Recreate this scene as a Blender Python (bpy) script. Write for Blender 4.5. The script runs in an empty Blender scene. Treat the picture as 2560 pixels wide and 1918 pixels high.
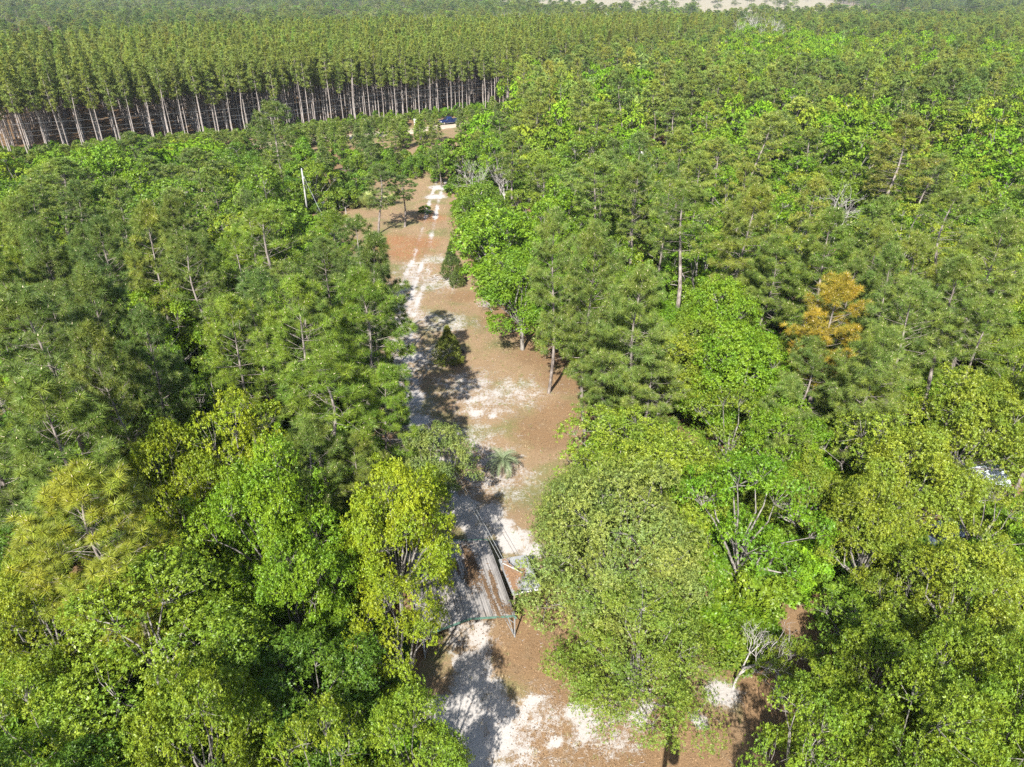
import bpy, bmesh, math, random
import numpy as np
from mathutils import Vector, Matrix

random.seed(7)
rng = np.random.default_rng(11)
SC = bpy.context.scene
COL = SC.collection
R = math.radians

# ------------------------------------------------------------------ camera, sky, sun, exposure
cam_d = bpy.data.cameras.new('camera')
cam = bpy.data.objects.new('camera', cam_d)
COL.objects.link(cam)
cam.location = (0, 0, 34)
cam.rotation_euler = (R(60.6), 0, 0)
cam_d.sensor_width = 36
cam_d.lens = 24.96
cam_d.clip_start = 0.5
cam_d.clip_end = 9000
SC.camera = cam

SUN_AZ, SUN_EL = 16.0, 42.0          # shadows run 16 degrees right of the view direction
world = bpy.data.worlds.new('World')
SC.world = world
world.use_nodes = True
wn = world.node_tree
sky = wn.nodes.new('ShaderNodeTexSky')
sky.sky_type = 'NISHITA'
sky.sun_disc = False
sky.sun_elevation = R(SUN_EL)
sky.sun_rotation = R(180 + SUN_AZ)
sky.air_density = 1.0
sky.dust_density = 1.2
bg = wn.nodes['Background']
bg.inputs['Strength'].default_value = 0.095
wn.links.new(sky.outputs[0], bg.inputs['Color'])

sun_d = bpy.data.lights.new('sun', 'SUN')
sun_d.energy = 5.0
sun_d.angle = R(0.55)
sun_d.color = (1.0, 0.965, 0.89)
sun = bpy.data.objects.new('sun', sun_d)
COL.objects.link(sun)
sdir = Vector((math.sin(R(SUN_AZ)) * math.cos(R(SUN_EL)), math.cos(R(SUN_AZ)) * math.cos(R(SUN_EL)), -math.sin(R(SUN_EL))))
sun.rotation_euler = (-sdir).to_track_quat('Z', 'Y').to_euler()
sun.location = (-30, -60, 90)

SC.view_settings.view_transform = 'Standard'
SC.view_settings.look = 'None'
SC.view_settings.exposure = 1.45
SC.view_settings.gamma = 1.0
SC.view_settings.use_curve_mapping = False
SC.cycles.max_bounces = 6
SC.cycles.diffuse_bounces = 3
SC.cycles.glossy_bounces = 2
SC.cycles.transmission_bounces = 4
SC.cycles.volume_bounces = 0
SC.cycles.caustics_reflective = False
SC.cycles.caustics_refractive = False
SC.cycles.use_denoising = False
SC.cycles.sample_clamp_indirect = 6.0

# ------------------------------------------------------------------ small helpers
def tag(o, label=None, cat=None, group=None, kind=None):
    if label: o['label'] = label
    if cat: o['category'] = cat
    if group: o['group'] = group
    if kind: o['kind'] = kind
    return o

def empty(name, loc=(0, 0, 0), rz=0.0):
    o = bpy.data.objects.new(name, None)
    o.location = loc
    o.rotation_euler = (0, 0, rz)
    o.empty_display_size = 0.3
    COL.objects.link(o)
    return o

def link(name, me, parent=None, loc=None, rot=None, scale=None):
    o = bpy.data.objects.new(name, me)
    COL.objects.link(o)
    if parent is not None: o.parent = parent
    if loc is not None: o.location = loc
    if rot is not None: o.rotation_euler = rot
    if scale is not None: o.scale = scale
    return o

class NT:
    """tiny node-tree writer"""
    def __init__(s, name):
        s.m = bpy.data.materials.new(name)
        s.m.use_nodes = True
        s.t = s.m.node_tree
        s.t.nodes.clear()
        s.out = s.t.nodes.new('ShaderNodeOutputMaterial')
    def n(s, typ, **kw):
        nd = s.t.nodes.new('ShaderNode' + typ)
        for k, v in kw.items():
            if k.startswith('i_'):
                nd.inputs[k[2:].replace('_', ' ')].default_value = v
            else:
                setattr(nd, k, v)
        return nd
    def l(s, a, b): s.t.links.new(a, b)
    def noise(s, scale, detail=4, rough=0.55, vec=None, dist=0.0):
        nd = s.n('TexNoise')
        nd.inputs['Scale'].default_value = scale
        nd.inputs['Detail'].default_value = detail
        nd.inputs['Roughness'].default_value = rough
        nd.inputs['Distortion'].default_value = dist
        if vec is not None: s.l(vec, nd.inputs['Vector'])
        return nd.outputs['Fac']
    def math(s, op, a, b=None, c=None, clamp=False):
        nd = s.n('Math', operation=op, use_clamp=clamp)
        for i, x in enumerate((a, b, c)):
            if x is None: continue
            if isinstance(x, (int, float)): nd.inputs[i].default_value = x
            else: s.l(x, nd.inputs[i])
        return nd.outputs[0]
    def mix(s, fac, a, b, mode='MIX'):
        nd = s.n('Mix', data_type='RGBA', blend_type=mode)
        for sock, x in ((nd.inputs[0], fac), (nd.inputs[6], a), (nd.inputs[7], b)):
            if isinstance(x, (int, float)): sock.default_value = x
            elif isinstance(x, tuple): sock.default_value = (*x, 1) if len(x) == 3 else x
            else: s.l(x, sock)
        return nd.outputs[2]
    def ramp(s, fac, lo, hi):
        nd = s.n('MapRange', interpolation_type='SMOOTHSTEP')
        s.l(fac, nd.inputs[0])
        nd.inputs[1].default_value = lo
        nd.inputs[2].default_value = hi
        return nd.outputs[0]
    def pos(s): return s.n('NewGeometry').outputs['Position']
    def obj(s): return s.n('TexCoord').outputs['Object']
    def bsdf(s, col, rough=0.8, spec=0.3, metal=0.0, bump=None, bstr=0.3, bdist=0.05):
        b = s.n('BsdfPrincipled')
        if isinstance(col, tuple): b.inputs['Base Color'].default_value = (*col, 1)
        else: s.l(col, b.inputs['Base Color'])
        if isinstance(rough, (int, float)): b.inputs['Roughness'].default_value = rough
        else: s.l(rough, b.inputs['Roughness'])
        b.inputs['Specular IOR Level'].default_value = spec
        b.inputs['Metallic'].default_value = metal
        if bump is not None:
            bn = s.n('Bump')
            bn.inputs['Strength'].default_value = bstr
            bn.inputs['Distance'].default_value = bdist
            s.l(bump, bn.inputs['Height'])
            s.l(bn.outputs[0], b.inputs['Normal'])
        s.l(b.outputs[0], s.out.inputs[0])
        return b

def worn(name, c1, c2, scale=3.0, rough=0.6, spec=0.3, metal=0.0, stretch=None, bstr=0.2):
    """two-tone weathered surface"""
    m = NT(name)
    v = m.obj()
    if stretch:
        mp = m.n('Mapping')
        mp.inputs['Scale'].default_value = stretch
        m.l(v, mp.inputs['Vector'])
        v = mp.outputs[0]
    f = m.noise(scale, 6, 0.65, v)
    g = m.noise(scale * 9, 3, 0.6, v)
    f2 = m.math('ADD', m.math('MULTIPLY', f, 0.75), m.math('MULTIPLY', g, 0.25))
    col = m.mix(m.ramp(f2, 0.36, 0.64), c1, c2)
    m.bsdf(col, rough, spec, metal, g, bstr, 0.01)
    return m.m

# mesh builders -----------------------------------------------------------------
class MB:
    """collects boxes, tubes and sheets into one mesh"""
    def __init__(s): s.v = []; s.f = []
    def box(s, c, size, rz=0.0, M=None):
        hx, hy, hz = size[0] / 2, size[1] / 2, size[2] / 2
        b = len(s.v)
        ca, sa = math.cos(rz), math.sin(rz)
        for z in (-hz, hz):
            for x, y in ((-hx, -hy), (hx, -hy), (hx, hy), (-hx, hy)):
                p = Vector((c[0] + x * ca - y * sa, c[1] + x * sa + y * ca, c[2] + z))
                s.v.append(tuple(M @ p) if M else tuple(p))
        for q in ((0, 3, 2, 1), (4, 5, 6, 7), (0, 1, 5, 4), (1, 2, 6, 5), (2, 3, 7, 6), (3, 0, 4, 7)):
            s.f.append(tuple(b + i for i in q))
        return s
    def tube(s, pts, rad, sides=6, cap=True):
        pts = [Vector(p) for p in pts]
        if isinstance(rad, (int, float)): rad = [rad] * len(pts)
        b0 = len(s.v)
        ref = None
        for i, p in enumerate(pts):
            d = (pts[min(i + 1, len(pts) - 1)] - pts[max(i - 1, 0)])
            d = d.normalized() if d.length > 1e-9 else Vector((0, 0, 1))
            if ref is None:
                ref = Vector((0, 0, 1)) if abs(d.z) < 0.9 else Vector((1, 0, 0))
            a = d.cross(ref)
            if a.length < 1e-6: a = d.orthogonal()
            a.normalize()
            b = d.cross(a)
            ref = -d.cross(a).cross(d) if False else ref
            for k in range(sides):
                t = 2 * math.pi * k / sides
                s.v.append(tuple(p + (a * math.cos(t) + b * math.sin(t)) * rad[i]))
        for i in range(len(pts) - 1):
            for k in range(sides):
                k2 = (k + 1) % sides
                q = b0 + i * sides
                s.f.append((q + k, q + k2, q + sides + k2, q + sides + k))
        if cap:
            s.f.append(tuple(b0 + k for k in range(sides)))
            s.f.append(tuple(b0 + (len(pts) - 1) * sides + k for k in reversed(range(sides))))
        return s
    def poly(s, pts):
        b = len(s.v)
        s.v += [tuple(p) for p in pts]
        s.f.append(tuple(range(b, b + len(pts))))
        return s
    def loft(s, rings, close=True, caps=True):
        b = len(s.v); n = len(rings[0])
        for r in rings: s.v += [tuple(p) for p in r]
        for i in range(len(rings) - 1):
            for k in range(n if close else n - 1):
                k2 = (k + 1) % n
                s.f.append((b + i * n + k, b + i * n + k2, b + (i + 1) * n + k2, b + (i + 1) * n + k))
        if caps and close:
            s.f.append(tuple(b + k for k in reversed(range(n))))
            s.f.append(tuple(b + (len(rings) - 1) * n + k for k in range(n)))
        return s
    def mesh(s, name, mat=None, smooth=False):
        me = bpy.data.meshes.new(name)
        me.from_pydata(s.v, [], s.f)
        bm = bmesh.new(); bm.from_mesh(me)
        bmesh.ops.recalc_face_normals(bm, faces=bm.faces)
        bm.to_mesh(me); bm.free()
        if mat: me.materials.append(mat)
        if smooth: me.polygons.foreach_set('use_smooth', [True] * len(me.polygons))
        return me
    def build(s, name, mat=None, parent=None, smooth=False, **kw):
        return link(name, s.mesh(name, mat, smooth), parent, **kw)

def bevel(o, w=0.02, seg=2):
    md = o.modifiers.new('bevel', 'BEVEL'); md.width = w; md.segments = seg; md.limit_method = 'ANGLE'
    return o

def raw_mesh(name, verts, nper, mats, attr=None):
    """verts (N*nper,3): every face has nper vertices of its own; attr = one value per face"""
    nf = len(verts) // nper
    me = bpy.data.meshes.new(name)
    me.vertices.add(len(verts)); me.vertices.foreach_set('co', np.ascontiguousarray(verts, np.float32).ravel())
    me.loops.add(nf * nper); me.loops.foreach_set('vertex_index', np.arange(nf * nper, dtype=np.int32))
    me.polygons.add(nf)
    me.polygons.foreach_set('loop_start', np.arange(0, nf * nper, nper, dtype=np.int32))
    me.polygons.foreach_set('loop_total', np.full(nf, nper, np.int32))
    me.update(calc_edges=True)
    if attr is not None:
        a = me.attributes.new('var', 'FLOAT', 'FACE')
        a.data.foreach_set('value', np.ascontiguousarray(attr, np.float32))
    for m in mats: me.materials.append(m)
    return me

def unit(a): return a / np.maximum(np.linalg.norm(a, axis=-1, keepdims=True), 1e-9)

# ------------------------------------------------------------------ materials
def foliage_mat(name, trans=0.3, rough=0.45, spec=0.35, young=(0.30, 0.27, 0.03), young_amt=0.25, vmin=0.62, vmax=1.35, tmul=(1.25, 1.15, 0.55)):
    m = NT(name)
    tint = m.n('Attribute', attribute_type='INSTANCER', attribute_name='tint').outputs['Color']
    var = m.n('Attribute', attribute_type='GEOMETRY', attribute_name='var').outputs['Fac']
    rnd = m.n('ObjectInfo').outputs['Random']
    nb = m.n('MapRange'); m.l(var, nb.inputs[0]); nb.inputs[3].default_value = vmin; nb.inputs[4].default_value = vmax
    hsv = m.n('HueSaturation')
    m.l(tint, hsv.inputs['Color']); m.l(nb.outputs[0], hsv.inputs['Value'])
    hv = m.n('MapRange'); m.l(rnd, hv.inputs[0]); hv.inputs[3].default_value = 0.492; hv.inputs[4].default_value = 0.506
    m.l(hv.outputs[0], hsv.inputs['Hue'])
    yf = m.math('MULTIPLY', m.ramp(var, 0.62, 1.0), young_amt)
    # limbs differ a little in age and vigour
    lim = m.noise(0.55, 3, 0.6, m.obj())
    aged = m.mix(1.0, hsv.outputs[0], (1.12, 1.05, 0.9), 'MULTIPLY')
    fresh = m.mix(1.0, hsv.outputs[0], (0.80, 0.92, 0.95), 'MULTIPLY')
    col = m.mix(m.ramp(lim, 0.36, 0.64), fresh, aged)
    col = m.mix(yf, col, young)
    b = m.n('BsdfPrincipled')
    m.l(col, b.inputs['Base Color'])
    b.inputs['Roughness'].default_value = rough
    b.inputs['Specular IOR Level'].default_value = spec
    t = m.n('BsdfTranslucent')
    tc = m.mix(1.0, col, tmul, 'MULTIPLY')
    m.l(tc, t.inputs['Color'])
    mx = m.n('MixShader'); mx.inputs[0].default_value = trans
    m.l(b.outputs[0], mx.inputs[1]); m.l(t.outputs[0], mx.inputs[2])
    m.l(mx.outputs[0], m.out.inputs[0])
    return m.m

M_LEAF = foliage_mat('oak_leaf', 0.32, 0.45, 0.35)
M_OLIVE = foliage_mat('olive_leaf', 0.28, 0.5, 0.35, young=(0.26, 0.19, 0.06), young_amt=0.35, vmin=0.55, vmax=1.35)
M_NEEDLE = foliage_mat('pine_needle', 0.22, 0.5, 0.3, young=(0.30, 0.26, 0.05), young_amt=0.22, vmin=0.5, vmax=1.45)
M_FAR = foliage_mat('far_leaf', 0.25, 0.7, 0.15, young=(0.2, 0.2, 0.05), young_amt=0.15)

def bark(name, c1, c2, sc=6.0):
    m = NT(name)
    v = m.obj()
    mp = m.n('Mapping'); mp.inputs['Scale'].default_value = (1, 1, 0.25); m.l(v, mp.inputs['Vector'])
    f = m.noise(sc, 6, 0.7, mp.outputs[0])
    g = m.noise(sc * 0.25, 3, 0.5, v)
    col = m.mix(m.ramp(m.math('ADD', m.math('MULTIPLY', f, 0.7), m.math('MULTIPLY', g, 0.3)), 0.38, 0.62), c1, c2)
    m.bsdf(col, 0.9, 0.15, 0, f, 0.6, 0.03)
    return m.m
M_OAKBARK = bark('oak_bark', (0.08, 0.072, 0.064), (0.26, 0.24, 0.215))
M_PINEBARK = bark('pine_bark', (0.09, 0.072, 0.062), (0.27, 0.235, 0.21))
M_PLANTBARK = bark('plantation_bark', (0.15, 0.125, 0.11), (0.33, 0.29, 0.265))
M_DEAD = bark('bleached_wood', (0.24, 0.22, 0.205), (0.42, 0.395, 0.37))
M_CANDLE = worn('pine_candle', (0.50, 0.40, 0.26), (0.62, 0.54, 0.40), 8)
# ------------------------------------------------------------------ ground (one sheet to the horizon)
def in_poly(x, y, poly):
    x = np.asarray(x, float); y = np.asarray(y, float)
    c = np.zeros(x.shape, bool)
    n = len(poly); j = n - 1
    for i in range(n):
        xi, yi = poly[i]; xj, yj = poly[j]
        if yi != yj:
            t = ((yi > y) != (yj > y)) & (x < (xj - xi) * (y - yi) / (yj - yi) + xi)
            c ^= t
        j = i
    return c

def seg_dist(x, y, pts):
    d = np.full(np.shape(x), 1e9)
    for (ax, ay), (bx, by) in zip(pts[:-1], pts[1:]):
        L2 = (bx - ax) ** 2 + (by - ay) ** 2
        t = np.clip(((x - ax) * (bx - ax) + (y - ay) * (by - ay)) / L2, 0, 1)
        d = np.minimum(d, np.hypot(x - ax - t * (bx - ax), y - ay - t * (by - ay)))
    return d

CLEAR = [(-5, 8), (-5.2, 21.4), (-5.6, 26.2), (-4.8, 28.7), (-5.7, 37.4), (-7.1, 41.3), (-8.6, 45.3), (-10.1, 50.5), (-12.4, 60.2),
         (-15.7, 74.2), (-18.2, 85.6), (-24, 96.2), (-30.7, 114), (-27, 122), (-20.2, 138.5), (-12.5, 140), (-10.5, 116.7), (-8, 104.5),
         (-5, 88.9), (-1.5, 76.8), (3.7, 69.4), (6.8, 58.4), (6.7, 52.7), (5.5, 46), (6, 37), (8, 30), (12.5, 26), (12, 8)]
TRACK = [(-14.0, 142), (-14.06, 130), (-13.44, 111.5), (-13.17, 96.2), (-13.47, 90.6), (-13.24, 79.6), (-11.87, 69.4), (-10.19, 60.2),
         (-9.0, 54.3), (-6.63, 47.2), (-4.67, 41.3), (-3.4, 37), (-2.9, 31), (-2.26, 27.1), (-1.98, 21.4), (-1.9, 10)]
TRACK2 = [(-13.0, 118), (-12.2, 104), (-11.9, 96), (-11.2, 90), (-11.6, 82), (-11.4, 75)]
ROAD = [(-190, 92), (-140, 127), (-104, 149.4), (-88.8, 160.5), (-70, 172), (-52, 182.5), (-27.5, 195.5), (-10, 210), (20, 231), (60, 260), (120, 303)]
SAND = [(-0.9, 24.9, 0.9), (-0.7, 22.9, 1.0), (-1.0, 26.1, 0.7), (-0.9, 21.3, 0.8), (4.1, 24.0, 0.5), (2.2, 22.7, 0.35), (7.3, 24.9, 0.5), (0.6, 24.6, 0.3), (-3.67, 41.87, 1.3), (-1.57, 40.81, 1.2), (0.13, 37.82, 1.4), (1.4, 36.67, 0.9), (-2.17, 38.78, 1.0), (-4.5, 41.34, 1.0), (-2.56, 27.72, 1.0),
        (-2.21, 26.17, 1.3), (-2.63, 24.44, 1.6), (-3.62, 24.44, 1.2), (-2.28, 22.59, 1.6), (-1.14, 24.44, 0.8), (-0.51, 23.63, 0.7), (-0.15, 24.44, 0.5),
        (1.11, 25.15, 0.5), (3.57, 24.44, 0.85), (3.77, 23.36, 0.5), (5.68, 24.5, 0.35), (6.76, 24.31, 0.5), (11.54, 25.58, 1.0), (9.88, 23.9, 0.5),
        (-3.19, 54.82, 0.7), (-1.71, 54.27, 0.4), (-26.21, 112.28, 0.8), (-24.86, 113.04, 0.6), (-14.06, 129.97, 2.0), (-13.81, 136.74, 2.0), (-33.3, 125.3, 1.5),
        (-8.3, 53.5, 1.2), (-9.4, 58.0, 1.3), (-10.6, 66.0, 1.2), (-3.5, 40.2, 1.0), (-0.7, 39.4, 1.0)]
SPECK = [(-0.2, 22.5, 2.0), (1.5, 24.2, 1.6), (5.0, 23.8, 2.2), (-2.5, 29.5, 1.6), (-2.44, 57.54, 3.5), (-8.53, 66.11, 3), (-7.48, 74.23, 3), (-9.43, 87.24, 3), (-10.81, 75.51, 2.5), (0.18, 58.41, 3), (-4.2, 50.54, 3),
         (-1.76, 48.15, 2), (-4.33, 60.2, 3), (-10.55, 96.17, 2), (-1, 45, 3)]
LITTER = [(4.12, 67.18, 4), (5.66, 61.13, 3), (2.33, 74.23, 4), (-0.86, 75.51, 3), (4.75, 54.27, 3), (2.99, 51.98, 3), (6.66, 68.28, 5), (1.74, 28.69, 3),
          (3.71, 26.17, 3), (5.82, 22.84, 4), (8.01, 21.84, 4), (1.26, 31.15, 2), (2.19, 21.84, 3), (-6.08, 92.43, 2), (-6.12, 82.52, 2), (4, 18, 6), (2, 34, 2)]
ORANGE = [(-13.99, 103.37, 3.5), (-15.19, 99.15, 3.5), (-17.98, 104.47, 3.5), (-19.73, 102.29, 3), (-13.58, 116.7, 3)]

def spots(x, y, lst, soft=1.0):
    m = np.zeros(np.shape(x))
    for cx, cy, r in lst:
        d = np.hypot(x - cx, y - cy)
        m = np.maximum(m, np.clip(1.25 - d / r * 0.75 * soft, 0, 1))
    return m

def axis(lo, hi, step, far_lo, far_hi):
    a = list(np.arange(lo, hi + 1e-6, step))
    st, v = step, lo
    left = []
    while v > far_lo:
        st *= 1.25; v -= st; left.append(v)
    st, v = step, a[-1]
    right = []
    while v < far_hi:
        st *= 1.25; v += st; right.append(v)
    return np.array(left[::-1] + a + right)

def make_ground():
    gx = axis(-34, 16, 0.34, -5200, 5200)
    gy = axis(8, 142, 0.42, -600, 6500)
    X, Y = np.meshgrid(gx, gy)
    nx, ny = len(gx), len(gy)
    near = (np.abs(X) < 200) & (Y < 400)
    Z = (0.10 * np.sin(X * 0.31 + 1.3) * np.sin(Y * 0.23) + 0.05 * np.sin(X * 0.83 + Y * 0.51) + 0.03 * np.sin(X * 1.9 - Y * 1.4)) * near
    rut = np.minimum(np.abs(seg_dist(X, Y, TRACK) - 0.8), seg_dist(X, Y, TRACK2))
    Z = Z - 0.07 * np.exp(-(rut / 0.28) ** 2)
    tk = seg_dist(X, Y, TRACK)
    sand = np.maximum(spots(X, Y, SAND), 0.56 * spots(X, Y, SPECK, 0.7))
    rutm = np.clip(1.15 - rut / 0.42 * 0.6, 0, 1)
    rutm *= np.clip(0.80 + 0.25 * np.sin(Y * 0.37 + 1.2 + X * .7) * np.sin(Y * 0.151 - X * .4) + 0.12 * np.sin(Y * 1.3 + X * 2), 0, 1)
    rutm *= np.where((Y > 20) & (Y < 142), 1.0, 0.3) * np.where((Y > 96) & (Y < 116), 0.75, 1.0)
    sand = np.maximum(sand, rutm * 0.85)
    sand = np.maximum(sand, np.clip(0.62 - tk * 0.10, 0, 1) * ((Y > 46) & (Y < 95)))
    clear = in_poly(X, Y, CLEAR)
    litter = np.where(clear, spots(X, Y, LITTER), 1.0)
    litter = np.where((seg_dist(X, Y, ROAD) < 14) & (Y < 235), 0.15, litter)
    litter = np.where((Y > 118) & (Y < 200) & (X > -34) & (X < -6), 0.2, litter)
    orange = spots(X, Y, ORANGE)
    # open fields far behind the woods
    field = (in_poly(X, Y, [(-300, 430), (-245, 430), (-372, 655), (-620, 720)]) |
             in_poly(X, Y, [(60, 850), (420, 850), (780, 2000), (-120, 2000)]) | (in_poly(X, Y, [(-900, 1500), (-300, 1600), (-200, 2300), (-1300, 2300)])))
    me = bpy.data.meshes.new('ground')
    V = np.stack([X, Y, Z], -1).reshape(-1, 3)
    me.vertices.add(len(V)); me.vertices.foreach_set('co', V.astype(np.float32).ravel())
    i = np.arange(nx * ny).reshape(ny, nx)
    q = np.stack([i[:-1, :-1], i[:-1, 1:], i[1:, 1:], i[1:, :-1]], -1).reshape(-1, 4)
    me.loops.add(q.size); me.loops.foreach_set('vertex_index', q.astype(np.int32).ravel())
    me.polygons.add(len(q))
    me.polygons.foreach_set('loop_start', np.arange(0, q.size, 4, dtype=np.int32))
    me.polygons.foreach_set('loop_total', np.full(len(q), 4, np.int32))
    me.polygons.foreach_set('use_smooth', np.ones(len(q), bool))
    me.update(calc_edges=True)
    a = me.attributes.new('soil', 'FLOAT_COLOR', 'POINT')
    A = np.stack([sand, litter, orange, field.astype(float)], -1).reshape(-1, 4)
    a.data.foreach_set('color', A.astype(np.float32).ravel())
    # material
    m = NT('ground_soil')
    p = m.pos()
    at = m.n('Attribute', attribute_type='GEOMETRY', attribute_name='soil')
    sp = m.n('SeparateColor'); m.l(at.outputs['Color'], sp.inputs[0])
    s_, l_, o_ = sp.outputs[0], sp.outputs[1], sp.outputs[2]
    f_ = at.outputs['Alpha']
    n1 = m.noise(0.9, 6, 0.62, p); n2 = m.noise(4.5, 5, 0.65, p); n3 = m.noise(22, 4, 0.7, p); n0 = m.noise(0.18, 4, 0.5, p)
    n4 = m.noise(60, 2, 0.7, p)
    brk = m.math('ADD', m.math('MULTIPLY', m.math('SUBTRACT', n1, 0.5), 0.9), m.math('MULTIPLY', m.math('SUBTRACT', n2, 0.5), 0.9))
    brk = m.math('ADD', brk, m.math('MULTIPLY', m.math('SUBTRACT', n3, 0.5), 0.9))
    sm = m.ramp(m.math('ADD', s_, brk), 0.40, 0.72)
    lm = m.ramp(m.math('ADD', l_, m.math('MULTIPLY', brk, 0.8)), 0.30, 0.75)
    om = m.ramp(m.math('ADD', o_, m.math('MULTIPLY', brk, 0.9)), 0.25, 0.95)
    grain = m.ramp(m.math('ADD', m.math('MULTIPLY', n3, 0.55), m.math('MULTIPLY', n4, 0.45)), 0.34, 0.66)
    dry = m.mix(grain, (0.10, 0.066, 0.037), (0.295, 0.205, 0.122))
    green = m.mix(grain, (0.075, 0.08, 0.03), (0.18, 0.165, 0.07))
    dry = m.mix(m.ramp(m.math('ADD', n0, m.math('MULTIPLY', n2, 0.3)), 0.60, 0.82), dry, green)
    lit = m.mix(grain, (0.07, 0.042, 0.023), (0.27, 0.172, 0.092))
    lit = m.mix(m.ramp(n1, 0.45, 0.7), lit, m.mix(grain, (0.07, 0.045, 0.025), (0.25, 0.17, 0.098)))
    org = m.mix(grain, (0.14, 0.07, 0.034), (0.26, 0.14, 0.07))
    snd = m.mix(grain, (0.29, 0.265, 0.245), (0.39, 0.37, 0.35))
    snd = m.mix(m.math('MULTIPLY', m.ramp(n2, 0.5, 0.75), 0.35), snd, (0.24, 0.20, 0.165))
    col = m.mix(om, dry, org)
    col = m.mix(lm, col, lit)
    col = m.mix(sm, col, snd)
    col = m.mix(f_, col, m.mix(n0, (0.22, 0.19, 0.125), (0.27, 0.235, 0.165)))
    hgt = m.math('ADD', m.math('MULTIPLY', n3, 0.6), n2)
    m.bsdf(col, 0.95, 0.1, 0, hgt, 0.55, 0.06)
    me.materials.append(m.m)
    g = link('ground', me)
    return tag(g, 'sandy clearing floor with leaf litter and wheel ruts running into the forest', 'ground', kind='structure')
ground = make_ground()

def ground_z(x, y):
    near = (abs(x) < 200) and (y < 400)
    if not near: return 0.0
    return 0.10 * math.sin(x * 0.31 + 1.3) * math.sin(y * 0.23) + 0.05 * math.sin(x * 0.83 + y * 0.51) + 0.03 * math.sin(x * 1.9 - y * 1.4)

def make_road():
    L = [Vector((x, y, 0)) for x, y in ROAD]
    pts = []
    for a, b in zip(L[:-1], L[1:]):
        n = max(2, int((b - a).length / 2.5))
        pts += [a.lerp(b, k / n) for k in range(n)]
    pts.append(L[-1])
    mb = MB(); rows = []
    for i, p in enumerate(pts):
        d = (pts[min(i + 1, len(pts) - 1)] - pts[max(0, i - 1)]).normalized()
        nrm = Vector((-d.y, d.x, 0))
        w = 3.3 + 0.5 * math.sin(i * 1.7) + 0.35 * math.sin(i * 0.63)
        row = []
        for k, (f, z) in enumerate(((-1.0, -0.05), (-0.8, 0.13), (-0.45, 0.15), (0, 0.22), (0.45, 0.15), (0.8, 0.13), (1.0, -0.05))):
            q = p + nrm * (w * f)
            row.append((q.x, q.y, ground_z(q.x, q.y) + z + 0.02 * math.sin(i * 2.3 + k)))
        rows.append(row)
    mb.loft(rows, close=False)
    m = NT('road_sand')
    p = m.pos()
    n1 = m.noise(0.5, 5, 0.6, p); n2 = m.noise(6, 4, 0.65, p)
    col = m.mix(m.ramp(m.math('ADD', m.math('MULTIPLY', n1, .6), m.math('MULTIPLY', n2, .4)), 0.35, 0.65), (0.28, 0.225, 0.165), (0.39, 0.33, 0.26))
    m.bsdf(col, 0.95, 0.1, 0, n2, 0.4, 0.05)
    return tag(mb.build('dirt_road', m.m, smooth=True), 'tan sand road crossing behind the clearing in front of the pine plantation', 'road', kind='structure')
make_road()
# ------------------------------------------------------------------ carport beside the track
def roof_steel():
    m = NT('weathered_roof_steel')
    v = m.obj()
    mp = m.n('Mapping'); mp.inputs['Scale'].default_value = (1, 0.10, 1); m.l(v, mp.inputs['Vector'])
    f = m.noise(2.6, 6, 0.65, mp.outputs[0]); g = m.noise(14, 4, 0.6, mp.outputs[0]); h = m.noise(1.1, 5, 0.6, v)
    sx = m.n('SeparateXYZ'); m.l(v, sx.inputs[0])
    # grime caught along the lapped ribs
    t = m.math('FRACT', m.math('MULTIPLY', sx.outputs[0], 2.55))
    line = m.math('SUBTRACT', 1.0, m.ramp(m.math('ABSOLUTE', m.math('SUBTRACT', t, 0.5)), 0.02, 0.10))
    line = m.math('MULTIPLY', line, m.ramp(m.math('ADD', h, m.math('MULTIPLY', g, 0.3)), 0.42, 0.75))
    col = m.mix(m.ramp(m.math('ADD', m.math('MULTIPLY', f, .6), m.math('MULTIPLY', g, .4)), 0.35, 0.65), (0.20, 0.185, 0.172), (0.33, 0.305, 0.285))
    col = m.mix(m.math('MULTIPLY', m.ramp(h, 0.48, 0.7), 0.45), col, (0.17, 0.13, 0.095))
    col = m.mix(line, col, (0.045, 0.04, 0.037))
    m.bsdf(col, 0.6, 0.35, 0.1, g, 0.2, 0.01)
    return m.m
M_ROOF = roof_steel()
M_GREEN = worn('green_trim', (0.05, 0.11, 0.085), (0.10, 0.18, 0.14), 4, 0.45, 0.4)
M_GALV = worn('galvanised_steel', (0.36, 0.38, 0.40), (0.52, 0.54, 0.56), 5, 0.4, 0.5, 0.6)
M_LITTER = worn('pine_straw', (0.055, 0.036, 0.022), (0.175, 0.11, 0.062), 14, 0.95, 0.1)
M_PLY = worn('grey_plywood', (0.19, 0.195, 0.20), (0.29, 0.295, 0.30), 1.6, 0.8, 0.2, 0, (1, 0.25, 1))
M_WHITE = worn('white_paint', (0.62, 0.62, 0.60), (0.78, 0.78, 0.76), 5, 0.5, 0.4)
M_WOOD = worn('old_boards', (0.14, 0.11, 0.085), (0.27, 0.22, 0.18), 3, 0.85, 0.2, 0, (1, 1, 0.2))

CAR_ANG = math.atan2(1.79, 6.39)       # the carport's long axis leans left of the view direction
CW, CL, EAVE, PITCH = 5.5, 6.6, 1.95, 0.21

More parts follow.
